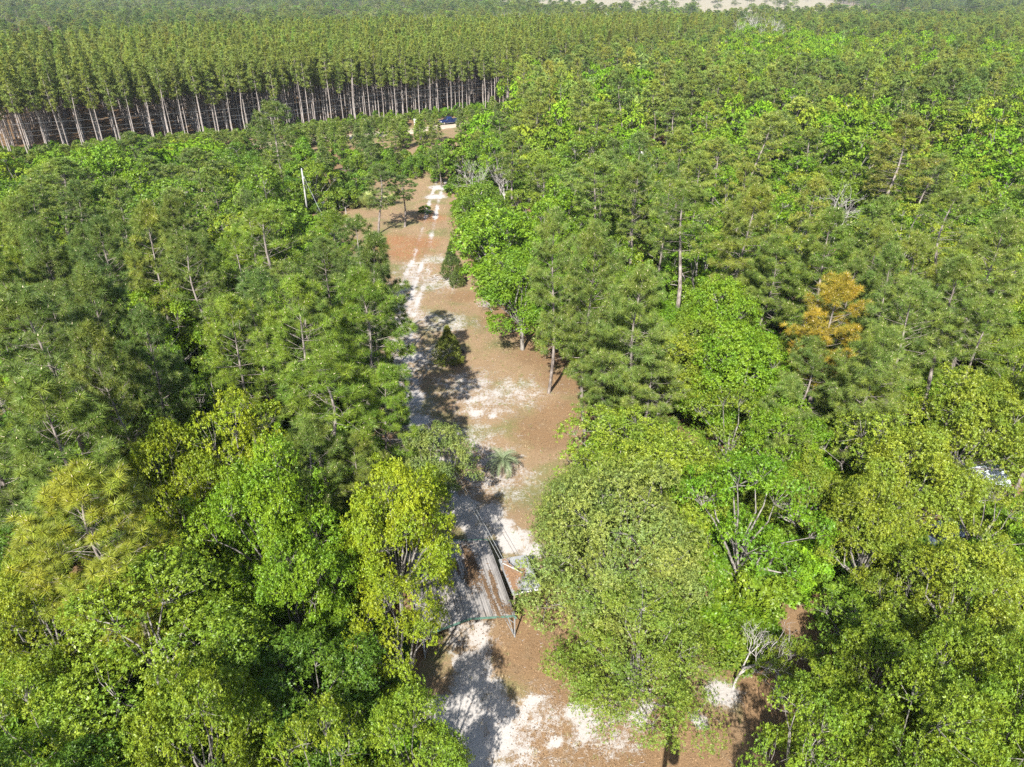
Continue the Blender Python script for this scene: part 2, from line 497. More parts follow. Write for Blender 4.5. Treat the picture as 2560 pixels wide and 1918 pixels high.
def carport_profile():
    """(x, z) across the roof from left eave to right eave, rounded eaves"""
    P = []
    hw = CW / 2
    r = 0.28
    zr = EAVE + (hw - r) * PITCH
    def side(s):
        pts = [(s * hw, EAVE - r * 0.95)]
        for k in range(1, 6):
            t = k / 6 * (math.pi / 2 - math.atan(PITCH))
            pts.append((s * (hw - r + r * math.cos(t)), EAVE - r * 0.95 + r * 1.05 * math.sin(t)))
        x0, z0 = pts[-1]
        for k in range(1, 7):
            f = k / 6
            pts.append((x0 * (1 - f), z0 + abs(x0) * PITCH * f))
        return pts
    Lp, Rp = side(-1), side(1)
    return Lp + Rp[:-1][::-1]

def carport():
    root = empty('carport', (-2.42, 28.69, 0.02), CAR_ANG)
    tag(root, 'weathered metal carport with rounded eaves and green trim on the sandy track', 'carport')
    prof = carport_profile()
    # resample the profile by length
    P = [Vector((x, 0, z)) for x, z in prof]
    cum = [0]
    for a, b in zip(P[:-1], P[1:]): cum.append(cum[-1] + (b - a).length)
    tot = cum[-1]
    def pt(s):
        for i in range(len(P) - 1):
            if s <= cum[i + 1] + 1e-9:
                t = (s - cum[i]) / max(1e-9, cum[i + 1] - cum[i])
                p = P[i].lerp(P[i + 1], t); d = (P[i + 1] - P[i]).normalized()
                return p, Vector((-d.z, 0, d.x))
        d = (P[-1] - P[-2]).normalized()
        return P[-1], Vector((-d.z, 0, d.x))
    npan = 7
    for k in range(npan):
        s0, s1 = tot * k / npan, tot * (k + 1) / npan
        n = 40
        ring0, ring1 = [], []
        lift = 0.008 * (k % 2)
        for j in range(n + 1):
            s = s0 + (s1 - s0 - 0.012) * j / n
            ph = (j % 10) / 10.0
            rib = 0.022 if (j % 8 in (0, 1)) else 0.0
            p, nn = pt(s)
            q = p + nn * (rib + lift)
            ring0.append((q.x, -0.05, q.z)); ring1.append((q.x, CL + 0.05, q.z))
        mid = []
        for seg in range(7):
            f = seg / 6
            sag = -0.015 * math.sin(f * math.pi * 3 + k)
            mid.append([(a[0], a[1] + (b[1] - a[1]) * f, a[2] + sag) for a, b in zip(ring0, ring1)])
        mb = MB(); mb.loft(mid, close=False)
        o = mb.build('roof_panel', M_ROOF, root)
        sd = o.modifiers.new('thick', 'SOLIDIFY'); sd.thickness = 0.004
    for y, nm in ((-0.075, 'gable_trim'), (CL + 0.075, 'gable_trim')):
        mb = MB()
        rows = []
        for j in range(61):
            p, nn = pt(tot * j / 60)
            a = p + nn * 0.045; b = p - nn * 0.075
            rows.append([(a.x, y - 0.022, a.z), (a.x, y + 0.022, a.z), (b.x, y + 0.022, b.z), (b.x, y - 0.022, b.z)])
        mb.loft(rows)
        mb.build(nm, M_GREEN, root)
    hw = CW / 2 - 0.06
    for s in (-1, 1):
        MB().box((s * hw, CL / 2, 0.05), (0.07, CL, 0.07)).build('base_rail', M_GALV, root)
        for y in (0.06, CL * 0.34, CL * 0.67, CL - 0.06):
            MB().box((s * hw, y, EAVE / 2 - 0.05), (0.065, 0.065, EAVE - 0.3)).build('leg', M_GALV, root)
        # knee braces at the front and back legs, and one long slanted stay
        for y in (0.06, CL - 0.06):
            MB().tube([(s * hw, y, EAVE - 0.75), (s * (hw - 0.55), y, EAVE - 0.10)], 0.026).build('knee_brace', M_GALV, root)
        MB().tube([(s * (hw - 0.02), 0.12, 0.10), (s * (hw - 0.75), 0.5, EAVE + 0.08)], 0.024).build('diagonal_brace', M_GALV, root)
    for y in (0.06, CL * 0.34, CL * 0.67, CL - 0.06):
        zr = EAVE + (CW / 2 - 0.28) * PITCH - 0.06
        MB().tube([(-hw, y, EAVE - 0.2), (-hw + 0.25, y, EAVE - 0.06), (0, y, zr), (hw - 0.25, y, EAVE - 0.06), (hw, y, EAVE - 0.2)], 0.03, 4).build('roof_bow', M_GALV, root)
    # pine straw caught on the roof: many needles heaped in drifts along the ribs
    drifts = [(1.05, 4.35, 0.20, 0.95, 900, .05), (0.95, 3.75, 0.14, 0.45, 300, .04), (1.55, 2.1, 0.06, 0.75, 260, .02), (2.0, 1.5, 0.05, 0.7, 260, .02), (1.7, 0.5, 0.05, 0.45, 160, .015),
              (2.35, 0.4, 0.12, 0.22, 120, .02), (0.55, 3.0, 0.1, 0.3, 120, .02), (2.1, 2.9, .05, .5, 120, .015), (0.1, 4.2, .05, .4, 80, .015)]
    V = []
    r2 = np.random.default_rng(5)
    for cx, cy, rx, ry, n, hz in drifts:
        for _ in range(n):
            x = cx + r2.normal() * rx; y = cy + r2.normal() * ry
            z = EAVE + 0.03 + (CW / 2 - 0.28 - max(0, abs(x))) * PITCH + r2.random() * hz * 1.5 + 0.02
            a = r2.random() * math.pi; L = 0.06 + r2.random() * 0.1; w = 0.012 + r2.random() * 0.02
            dx, dy = math.cos(a) * L, math.sin(a) * L
            V += [(x - dx, y - dy, z), (x + dy * w / L, y - dx * w / L, z + .01), (x + dx, y + dy, z + r2.normal() * .015), (x - dy * w / L, y + dx * w / L, z)]
    tag(link('leaf_litter', raw_mesh('roof_litter', np.array(V), 4, [M_LITTER]), root), kind='stuff')
    return root
carport()

def shed():
    root = empty('lean_to_roof', (0, 0, 0), 0)
    tag(root, 'open lean-to with grey plywood roof and white front edge against the carport', 'lean-to')
    A = Vector((-0.80, 33.7, 0)); ex = Vector((0.955, 0.30, 0)); ey = Vector((0.29, -0.957, 0))
    W, L, Z = 1.75, 3.0, 2.08
    def P(u, v, z): return tuple(A + ex * u + ey * v + Vector((0, 0, z)))
    k = 0
    for i in range(2):
        for j in range(3):
            u0, u1 = W * i / 2 + 0.006, W * (i + 1) / 2 - 0.006
            v0, v1 = L * j / 3 + 0.006, L * (j + 1) / 3 - 0.006
            mb = MB(); t = 0.018; dz = 0.004 * ((i * 2 + j) % 3)
            z0 = lambda u: Z + 0.10 - u * 0.05 + dz
            mb.loft([[P(u0, v0, z0(u0)), P(u1, v0, z0(u1)), P(u1, v1, z0(u1)), P(u0, v1, z0(u0))],
                     [P(u0, v0, z0(u0) + t), P(u1, v0, z0(u1) + t), P(u1, v1, z0(u1) + t), P(u0, v1, z0(u0) + t)]])
            mb.build('roof_sheet', M_PLY, root)
    for (u0, v0, u1, v1) in ((-0.03, L + 0.02, W + 0.03, L + 0.02), (-0.03, -0.02, W + 0.03, -0.02), (W + 0.02, 0, W + 0.02, L), (-0.02, 0, -0.02, L)):
        mb = MB()
        a, b = Vector(P(u0, v0, Z + 0.06 - u0 * 0.05)), Vector(P(u1, v1, Z + 0.06 - u1 * 0.05))
        d = (b - a).normalized(); n = Vector((-d.y, d.x, 0)) * 0.012
        up = Vector((0, 0, 0.07))
        mb.loft([[a - n - up, a + n - up, a + n + up, a - n + up], [b - n - up, b + n - up, b + n + up, b - n + up]])
        mb.build('fascia', M_WHITE if v0 > L else M_PLY, root)
    for u, v in ((0.1, 0.1), (W - 0.1, 0.1), (W - 0.1, L - 0.1), (0.1, L - 0.1), (W - 0.1, L / 2)):
        x, y, z = P(u, v, 0)
        MB().box((x, y, Z / 2), (0.09, 0.09, Z), math.atan2(ex.y, ex.x)).build('post', M_WOOD, root)
    for v in (0.1, L / 2, L - 0.1):
        a, b = Vector(P(0.05, v, Z + 0.02)), Vector(P(W - 0.05, v, Z - 0.07))
        MB().tube([a, b], 0.045, 4).build('rafter', M_WOOD, root)
    V = []
    r2 = np.random.default_rng(8)
    for cu, cv, ru, rv, n in ((0.30, 1.2, 0.16, 0.75, 900), (0.62, 1.45, 0.2, 0.3, 420), (0.95, 1.55, 0.16, 0.10, 220), (1.15, 1.25, .1, .08, 110), (0.25, 2.4, .08, .35, 220)):
        for _ in range(n):
            u = cu + r2.normal() * ru; v = cv + r2.normal() * rv
            if not (0.02 < u < W - 0.02 and 0.02 < v < L - 0.02): continue
            x, y, z = P(u, v, Z + 0.128 - u * 0.05 + r2.random() * 0.012)
            a = r2.random() * 3.14; Ln = 0.035 + r2.random() * 0.06; w = 0.014 + r2.random() * 0.014
            dx, dy = math.cos(a) * Ln, math.sin(a) * Ln
            V += [(x - dx, y - dy, z), (x + dy * w / Ln, y - dx * w / Ln, z), (x + dx, y + dy, z + .006), (x - dy * w / Ln, y + dx * w / Ln, z + .004)]
    tag(link('leaf_litter', raw_mesh('shed_litter', np.array(V), 4, [worn('oak_litter', (0.12, 0.07, 0.04), (0.26, 0.155, 0.09), 14, 0.95, 0.1)]), root), kind='stuff')
    # white service mast slanting up from the roof to meet the wires
    mast = empty('service_mast', P(1.02, 1.45, Z + 0.09))
    tag(mast, 'thin white service mast slanting up off the lean-to roof where the wires end', 'mast')
    base = Vector(P(1.02, 1.45, Z + 0.09))
    top = Vector((-0.60, 31.9, 3.65))
    MB().tube([(0, 0, 0), (top - base) * 0.5, top - base], 0.028, 8).build('conduit', M_WHITE, mast)
    MB().tube([top - base - Vector((0.02, 0, 0.02)), top - base + Vector((-0.05, 0.03, 0.10)), top - base + Vector((-0.02, -0.10, 0.06))], [0.04, 0.05, 0.035], 8).build('weatherhead', M_GALV, mast)
    MB().tube([(0, 0, -0.01), (0, 0, 0.03)], 0.07, 10).build('flange', M_GALV, mast)
    return top
MAST_TOP = shed()

# ------------------------------------------------------------------ utility poles and wires
M_POLE = bark('grey_pole_wood', (0.22, 0.215, 0.21), (0.37, 0.36, 0.35), 5)
M_WIRE = worn('aluminium_wire', (0.30, 0.31, 0.31), (0.42, 0.43, 0.43), 5, 0.5, 0.5, 0.3)
M_LINE = worn('tarnished_line', (0.10, 0.11, 0.11), (0.17, 0.18, 0.18), 5, 0.7, 0.2)
M_CERAMIC = worn('insulator', (0.55, 0.56, 0.58), (0.72, 0.73, 0.75), 5, 0.25, 0.5)

def utility_pole(loc, h, label, transformer=False):
    root = empty('utility_pole', loc)
    tag(root, label, 'utility pole')
    MB().tube([(0, 0, -0.3), (0, 0, h * 0.5), (0.02, 0, h)], [0.155, 0.135, 0.11], 12).build('pole', M_POLE, root, smooth=True)
    MB().tube([(0.02, 0, h), (0.02, 0, h + 0.07), (0.02, 0, h + 0.16)], [0.05, 0.06, 0.03], 8).build('insulator', M_CERAMIC, root)
    MB().tube([(0.02, 0, h - 0.03), (0.02, 0, h + 0.015)], 0.122, 12).build('pole_cap', M_GALV, root)
    MB().box((0.17, 0, h - 1.3), (0.14, 0.12, 0.22)).build('wire_bracket', M_GALV, root)
    MB().tube([(0.235, 0, h - 1.36), (0.235, 0, h - 1.16)], 0.055, 8).build('insulator', M_CERAMIC, root)
    if transformer:
        t = MB().tube([(0.42, 0, h - 2.5), (0.42, 0, h - 2.42), (0.42, 0, h - 1.62), (0.42, 0, h - 1.52)], [0.22, 0.27, 0.27, 0.16], 16).build('transformer', M_GALV, root, smooth=False)
        MB().tube([(0.42, 0.06, h - 1.52), (0.42, 0.06, h - 1.25)], [0.05, 0.035], 8).build('bushing', M_CERAMIC, t)
    return root
FARPOLE = Vector((-33.6, 115.5, 0.05)); FH = 8.1
utility_pole(FARPOLE, FH, 'pale grey wooden utility pole at the left edge of the clearing')
utility_pole((5.25, 13.3, 0.0), 10.4, 'tall transformer pole whose shadow crosses the leaf litter at bottom', True)

def wire(name, a, b, sag, label, rad=0.012, cat='wire', group=None, mat=None):
    a, b = Vector(a), Vector(b)
    pts = []
    for i in range(33):
        t = i / 32
        p = a.lerp(b, t); p.z -= sag * 4 * t * (1 - t)
        pts.append(p)
    o = MB().tube(pts, rad, 4).build(name, mat or M_WIRE)
    return tag(o, label, cat, group)
wire('service_wire', FARPOLE + Vector((0.26, 0, FH - 1.25)), MAST_TOP, 1.1, 'lower service wire from the utility pole down to the lean-to mast', 0.014)
wire('service_wire', FARPOLE + Vector((0.16, -0.1, FH - 0.95)), MAST_TOP + Vector((0.05, 0.25, 0.12)), 0.75, 'upper service wire from the utility pole down to the lean-to mast', 0.014)

def road_lines():
    ps = [(-150, 126.5), (-98, 160.8), (-47, 191), (6, 226)]
    tops = []
    for k, (x, y) in enumerate(ps):
        tops.append(Vector((x, y, 0)))
    for k in (0, 3):
        x, y = ps[k]
        utility_pole((x, y, 0), 10.2, ('roadside line pole hidden among trees beyond the left edge', '', '', 'roadside line pole among the pines behind the pickup truck')[k])
    for j, (z, nm) in enumerate(((10.2, 'top'), (8.6, 'middle'), (7.7, 'bottom'))):
        a = tops[0] + Vector((0.05, 0.1 * j, z)); b = tops[3] + Vector((0.05, 0.1 * j, z))
        wire('power_line', a, b, 2.2, nm + ' wire of the power line strung along the dirt road', 0.014, 'wire', 'power line wires along the road', M_LINE)
road_lines()

# ------------------------------------------------------------------ vehicles
M_GLASS = worn('dark_glass', (0.012, 0.014, 0.017), (0.02, 0.023, 0.027), 3, 0.08, 0.6)
M_TYRE = worn('tyre_rubber', (0.02, 0.02, 0.02), (0.035, 0.033, 0.03), 6, 0.9, 0.2)
M_CHROME = worn('chrome_trim', (0.55, 0.56, 0.58), (0.68, 0.69, 0.70), 4, 0.22, 0.5, 0.9)
def paint(name, c, metal=0.2):
    m = NT(name)
    b = m.bsdf(m.mix(m.ramp(m.noise(3, 4, .6, m.obj()), .3, .7), tuple(x * .85 for x in c), c), 0.28, 0.5, metal)
    b.inputs['Coat Weight'].default_value = 0.6
    b.inputs['Coat Roughness'].default_value = 0.08
    return m.m
M_BLUE = paint('blue_paint', (0.008, 0.022, 0.085))
M_DARKCAR = paint('slate_paint', (0.085, 0.11, 0.15))
M_PALECAR = paint('pale_blue_paint', (0.48, 0.57, 0.66))
M_LAMP = worn('lamp_lens', (0.6, 0.6, 0.58), (0.75, 0.75, 0.73), 4, 0.15, 0.5)
M_RED = worn('red_lens', (0.35, 0.02, 0.015), (0.45, 0.03, 0.02), 4, 0.2, 0.5)

def wheels(root, xs, hw, r):
    for x in xs:
        for s in (-1, 1):
            w = MB().tube([(x, s * (hw - 0.24), r), (x, s * (hw - 0.22), r), (x, s * (hw - 0.02), r), (x, s * hw, r)], [r * .9, r, r, r * .92], 18).build('wheel', M_TYRE, root)
            MB().tube([(x, s * (hw - 0.04), r), (x, s * (hw + 0.012), r)], [r * 0.64, r * 0.58], 14).build('rim', M_CHROME, w)

def shell(sec, hw):
    """loft body sections: list of (x, half width scale, z bottom, z shoulder, z top, top width scale)"""
    rings = []
    for x, w, zb, zs, zt, tw in sec:
        rings.append([(x, -hw * w, zb), (x, -hw * w * 1.0, zs), (x, -hw * tw, zt), (x, hw * tw, zt), (x, hw * w, zs), (x, hw * w, zb)])
    return MB().loft(rings)

def pickup(loc, rz, label):
    root = empty('pickup_truck', loc, rz)      # front points to local -x
    tag(root, label, 'pickup truck')
    hw = 0.98
    bd = shell([(-2.85, .90, .55, .85, .95, .85), (-2.72, .97, .45, .95, 1.08, .88), (-1.5, 1, .42, 1.02, 1.18, .9), (-1.35, 1, .42, 1.03, 1.20, .92),
                (0.75, 1, .42, 1.05, 1.20, .95), (0.80, 1, .42, 1.05, 1.20, .95)], hw).build('body', M_BLUE, root)
    bevel(bd, 0.04)
    cab = shell([(-1.45, .93, 1.16, 1.18, 1.20, .90), (-0.72, .92, 1.16, 1.55, 1.86, .72), (-0.45, .92, 1.16, 1.6, 1.93, .74), (0.45, .92, 1.16, 1.6, 1.92, .74), (0.74, .92, 1.16, 1.3, 1.40, .86)], hw).build('cab', M_BLUE, root)
    bevel(cab, 0.03)
    MB().poly([(-1.38, -0.80, 1.24), (-1.38, 0.80, 1.24), (-0.80, 0.66, 1.84), (-0.80, -0.66, 1.84)]).build('windscreen', M_GLASS, root, loc=(-0.035, 0, 0.02))
    for s in (-1, 1):
        for x0, x1 in ((-1.0, -0.22), (-0.14, 0.52)):
            MB().poly([(x0, s * 0.925, 1.22), (x1, s * 0.925, 1.22), (min(x1, 0.42), s * 0.775, 1.80), (max(x0, -0.66), s * 0.775, 1.80)]).build('side_window', M_GLASS, root)
        MB().box((-0.3, s * 1.05, 0.46), (2.3, 0.16, 0.06)).build('running_board', M_CHROME, root)
        MB().box((-1.02, s * 1.10, 1.28), (0.12, 0.2, 0.16)).build('mirror', M_CHROME, root)
        MB().box((-2.83, s * 0.72, 0.86), (0.10, 0.34, 0.17)).build('headlight', M_LAMP, root)
        MB().box((2.88, s * 0.86, 0.92), (0.06, 0.16, 0.36)).build('taillight', M_RED, root)
        MB().box((1.85, s * 0.93, 0.84), (2.05, 0.10, 0.72)).build('bed_side', M_BLUE, root)
        MB().box((1.85, s * 0.93, 1.215), (2.05, 0.13, 0.03)).build('bed_rail', M_CHROME, root)
    MB().box((1.85, 0, 0.62), (2.05, 1.76, 0.08)).build('bed_floor', M_TYRE, root)
    MB().box((2.86, 0, 0.84), (0.05, 1.70, 0.66)).build('tailgate', M_BLUE, root)
    MB().box((2.98, 0, 0.48), (0.16, 1.86, 0.2)).build('bumper', M_CHROME, root)
    MB().box((-2.93, 0, 0.52), (0.16, 1.88, 0.24)).build('bumper', M_CHROME, root)
    MB().box((-2.87, 0, 0.84), (0.06, 1.0, 0.26)).build('grille', M_CHROME, root)
    wheels(root, (-1.95, 1.75), 0.98, 0.40)
    return root
pickup((-17.4, 206.4, 0.17), R(32), 'dark blue pickup truck with chrome trim parked on the sand road')

def sedan(loc, rz, mat, label, name='parked_car'):
    root = empty(name, loc, rz)
    tag(root, label, 'car')
    hw = 0.9
    bd = shell([(-2.25, .80, .40, .62, .68, .75), (-2.1, .94, .30, .72, .80, .82), (-1.0, 1, .26, .86, .96, .88), (1.2, 1, .26, .90, 1.0, .88), (2.05, .95, .32, .85, .95, .82), (2.25, .84, .42, .72, .84, .76)], hw).build('body', mat, root)
    bevel(bd, 0.05)
    cb = shell([(-1.1, .86, .94, .95, .96, .86), (-0.35, .84, .94, 1.25, 1.40, .62), (0.55, .84, .94, 1.25, 1.42, .62), (1.45, .84, .94, .97, .99, .80)], hw).build('roof', mat, root)
    bevel(cb, 0.04)
    MB().poly([(-1.04, -0.70, .99), (-1.04, 0.70, .99), (-0.42, 0.56, 1.38), (-0.42, -0.56, 1.38)]).build('windscreen', M_GLASS, root, loc=(-0.02, 0, 0.02))
    MB().poly([(1.38, -0.66, 1.02), (1.38, 0.66, 1.02), (0.64, 0.54, 1.40), (0.64, -0.54, 1.40)]).build('rear_window', M_GLASS, root, loc=(0.03, 0, 0.02))
    for s in (-1, 1):
        for x0, x1, t0, t1 in ((-0.85, 0.06, -0.33, 0.06), (0.12, 1.05, 0.12, 0.55)):
            MB().poly([(x0, s * 0.80, 1.0), (x1, s * 0.80, 1.0), (t1, s * 0.60, 1.34), (t0, s * 0.60, 1.34)]).build('side_window', M_GLASS, root)
        MB().box((-2.2, s * 0.6, 0.64), (0.12, 0.3, 0.13)).build('headlight', M_LAMP, root)
        MB().box((2.22, s * 0.62, 0.72), (0.08, 0.3, 0.14)).build('taillight', M_RED, root)
        MB().box((-0.75, s * 0.95, 1.0), (0.1, 0.16, 0.11)).build('mirror', mat, root)
    MB().box((-2.3, 0, 0.40), (0.12, 1.5, 0.2)).build('bumper', mat, root)
    MB().box((2.3, 0, 0.44), (0.12, 1.5, 0.2)).build('bumper', mat, root)
    wheels(root, (-1.38, 1.38), 0.9, 0.32)
    return root
sedan((29.6, 37.6, 0.05), R(28), M_DARKCAR, 'dark slate car half hidden under the yellow-green oaks at right')
sedan((27.9, 152.2, 0.05), R(15), M_PALECAR, 'pale blue car glimpsed between trees in front of the mobile home')

# pale metal-roofed shed seen through the oaks at the right edge
def small_hut():
    root = empty('garden_hut', (35.2, 43.2, 0), R(-18))
    tag(root, 'small hut with pale metal roof glimpsed through oaks at the right edge', 'hut')
    for s in (-1, 1):
        for k in range(4):
            x0 = -1.7 + k * 0.85
            mb = MB()
            rows = []
            for j in range(5):
                x = x0 + 0.84 * j / 4; rb = 0.02 if j % 2 == 0 else 0.0
                rows.append([(x, 0, 2.55 + rb), (x, s * 1.45, 2.05 + rb)])
            mb.loft(rows, close=False)
            o = mb.build('roof_sheet', worn('pale_roof_metal', (0.42, 0.46, 0.50), (0.58, 0.61, 0.64), 2, 0.45, 0.4, 0.2) if 'pale_roof_metal' not in bpy.data.materials else bpy.data.materials['pale_roof_metal'], root)
            sd = o.modifiers.new('thick', 'SOLIDIFY'); sd.thickness = 0.006
    for (cx, cy, sx, sy) in ((0, -1.25, 3.1, .05), (0, 1.25, 3.1, .05), (-1.55, 0, .05, 2.45), (1.55, 0, .05, 2.45)):
        MB().box((cx, cy, 1.0), (sx, sy, 2.0)).build('wall', M_WOOD, root)
    MB().box((0.3, -1.285, 0.92), (0.85, 0.03, 1.8)).build('door', M_WHITE, root)
small_hut()

def mobile_home():
    root = empty('mobile_home', (23.4, 160.5, 0), R(-28))
    tag(root, 'white mobile home with low pale roof glimpsed through the mid right forest', 'house')
    L, W, H = 15.0, 4.6, 2.9
    MB().box((0, 0, H / 2 + 0.3), (L, W, H - 0.1)).build('wall', M_WHITE, root)
    for s in (-1, 1):
        for k in range(6):
            x0 = -L / 2 - 0.2 + k * (L + 0.4) / 6
            x1 = x0 + (L + 0.4) / 6 - 0.01
            mb = MB(); mb.loft([[(x0, 0, H + 0.85), (x1, 0, H + 0.85)], [(x0, s * (W / 2 + 0.25), H + 0.28), (x1, s * (W / 2 + 0.25), H + 0.28)]], close=False)
            o = mb.build('roof_sheet', M_WHITE, root)
            sd = o.modifiers.new('thick', 'SOLIDIFY'); sd.thickness = 0.03
    for x in (-5.5, -2.2, 2.0, 5.4):
        w = MB().box((x, -W / 2 - 0.01, 1.9), (1.0, 0.05, 1.1)).build('window', M_GLASS, root)
        MB().box((x, -W / 2 - 0.03, 1.32), (1.15, 0.1, 0.06)).build('sill', M_WHITE, w)
    d = MB().box((0, -W / 2 - 0.02, 1.4), (0.9, 0.05, 2.0)).build('door', M_WOOD, root)
    MB().box((0, -W / 2 - 0.8, 0.2), (1.6, 1.5, 0.35)).build('step', M_WOOD, root)
mobile_home()

def yard_sign():
    root = empty('yard_sign', (-26.6, 203.2, 0.05), R(25))
    tag(root, 'white post sign with hanging panel beside the dirt road left of the pickup', 'sign')
    MB().box((0, 0, 0.95), (0.13, 0.13, 2.0)).build('post', M_WHITE, root)
    MB().box((0.55, 0, 1.78), (1.1, 0.10, 0.12)).build('arm', M_WHITE, root)
    MB().box((0.64, 0, 1.25), (0.74, 0.03, 0.62)).build('panel', worn('sign_panel', (0.42, 0.44, 0.46), (0.52, 0.54, 0.56), 3, 0.5, 0.3), root)
    for x in (0.36, 0.92): MB().tube([(x, 0, 1.56), (x, 0, 1.73)], 0.012).build('chain', M_GALV, root)
yard_sign()

def stakes():
    for k, (x, y, h, lx, lab) in enumerate(((-29.4, 117.6, 1.75, -0.22, 'taller white leaning stake beside the palmettos near the utility pole'), (-28.0, 118.4, 1.25, 0.02, 'shorter grey stake right of the white leaning stake'))):
        o = MB().tube([(0, 0, -0.2), (lx * 0.5, 0, h * 0.5), (lx, 0, h)], [0.075, 0.07, 0.06], 7).build('wooden_stake', M_DEAD, loc=(x, y, ground_z(x, y)))
        tag(o, lab, 'stake')
stakes()
def old_tyre():
    mb = MB()
    rings = []
    n, k = 20, 8
    for i in range(n + 1):
        a = 2 * math.pi * i / n
        rings.append([((0.26 + 0.085 * math.cos(b)) * math.cos(a), (0.26 + 0.085 * math.cos(b)) * math.sin(a), 0.09 + 0.085 * math.sin(b)) for b in [2 * math.pi * j / k for j in range(k)]])
    mb.loft(rings, caps=False)
    o = mb.build('old_tyre', M_TYRE, loc=(-5.35, 67.2, ground_z(-5.35, 67.2)), rot=(0, 0.12, 0), smooth=True)
    tag(o, 'old black tyre lying behind the lower cedar in the clearing', 'tyre')
old_tyre()
# ------------------------------------------------------------------ vegetation prototypes
def leaf_quads(pos, axis, nrm, ln, wd, fold=0.25):
    """diamond leaves: pos base, axis direction, nrm leaf normal"""
    axis = unit(axis); side = unit(np.cross(axis, nrm)); up = np.cross(side, axis)
    ln = np.asarray(ln)[:, None]; wd = np.asarray(wd)[:, None]
    b = pos; t = pos + axis * ln
    mid = pos + axis * ln * 0.52 + up * wd * fold
    s1 = mid + side * wd * 0.5; s2 = mid - side * wd * 0.5
    return np.stack([b, s1, t, s2], 1).reshape(-1, 3)

def rand_dirs(r, n):
    return unit(r.normal(size=(n, 3)))

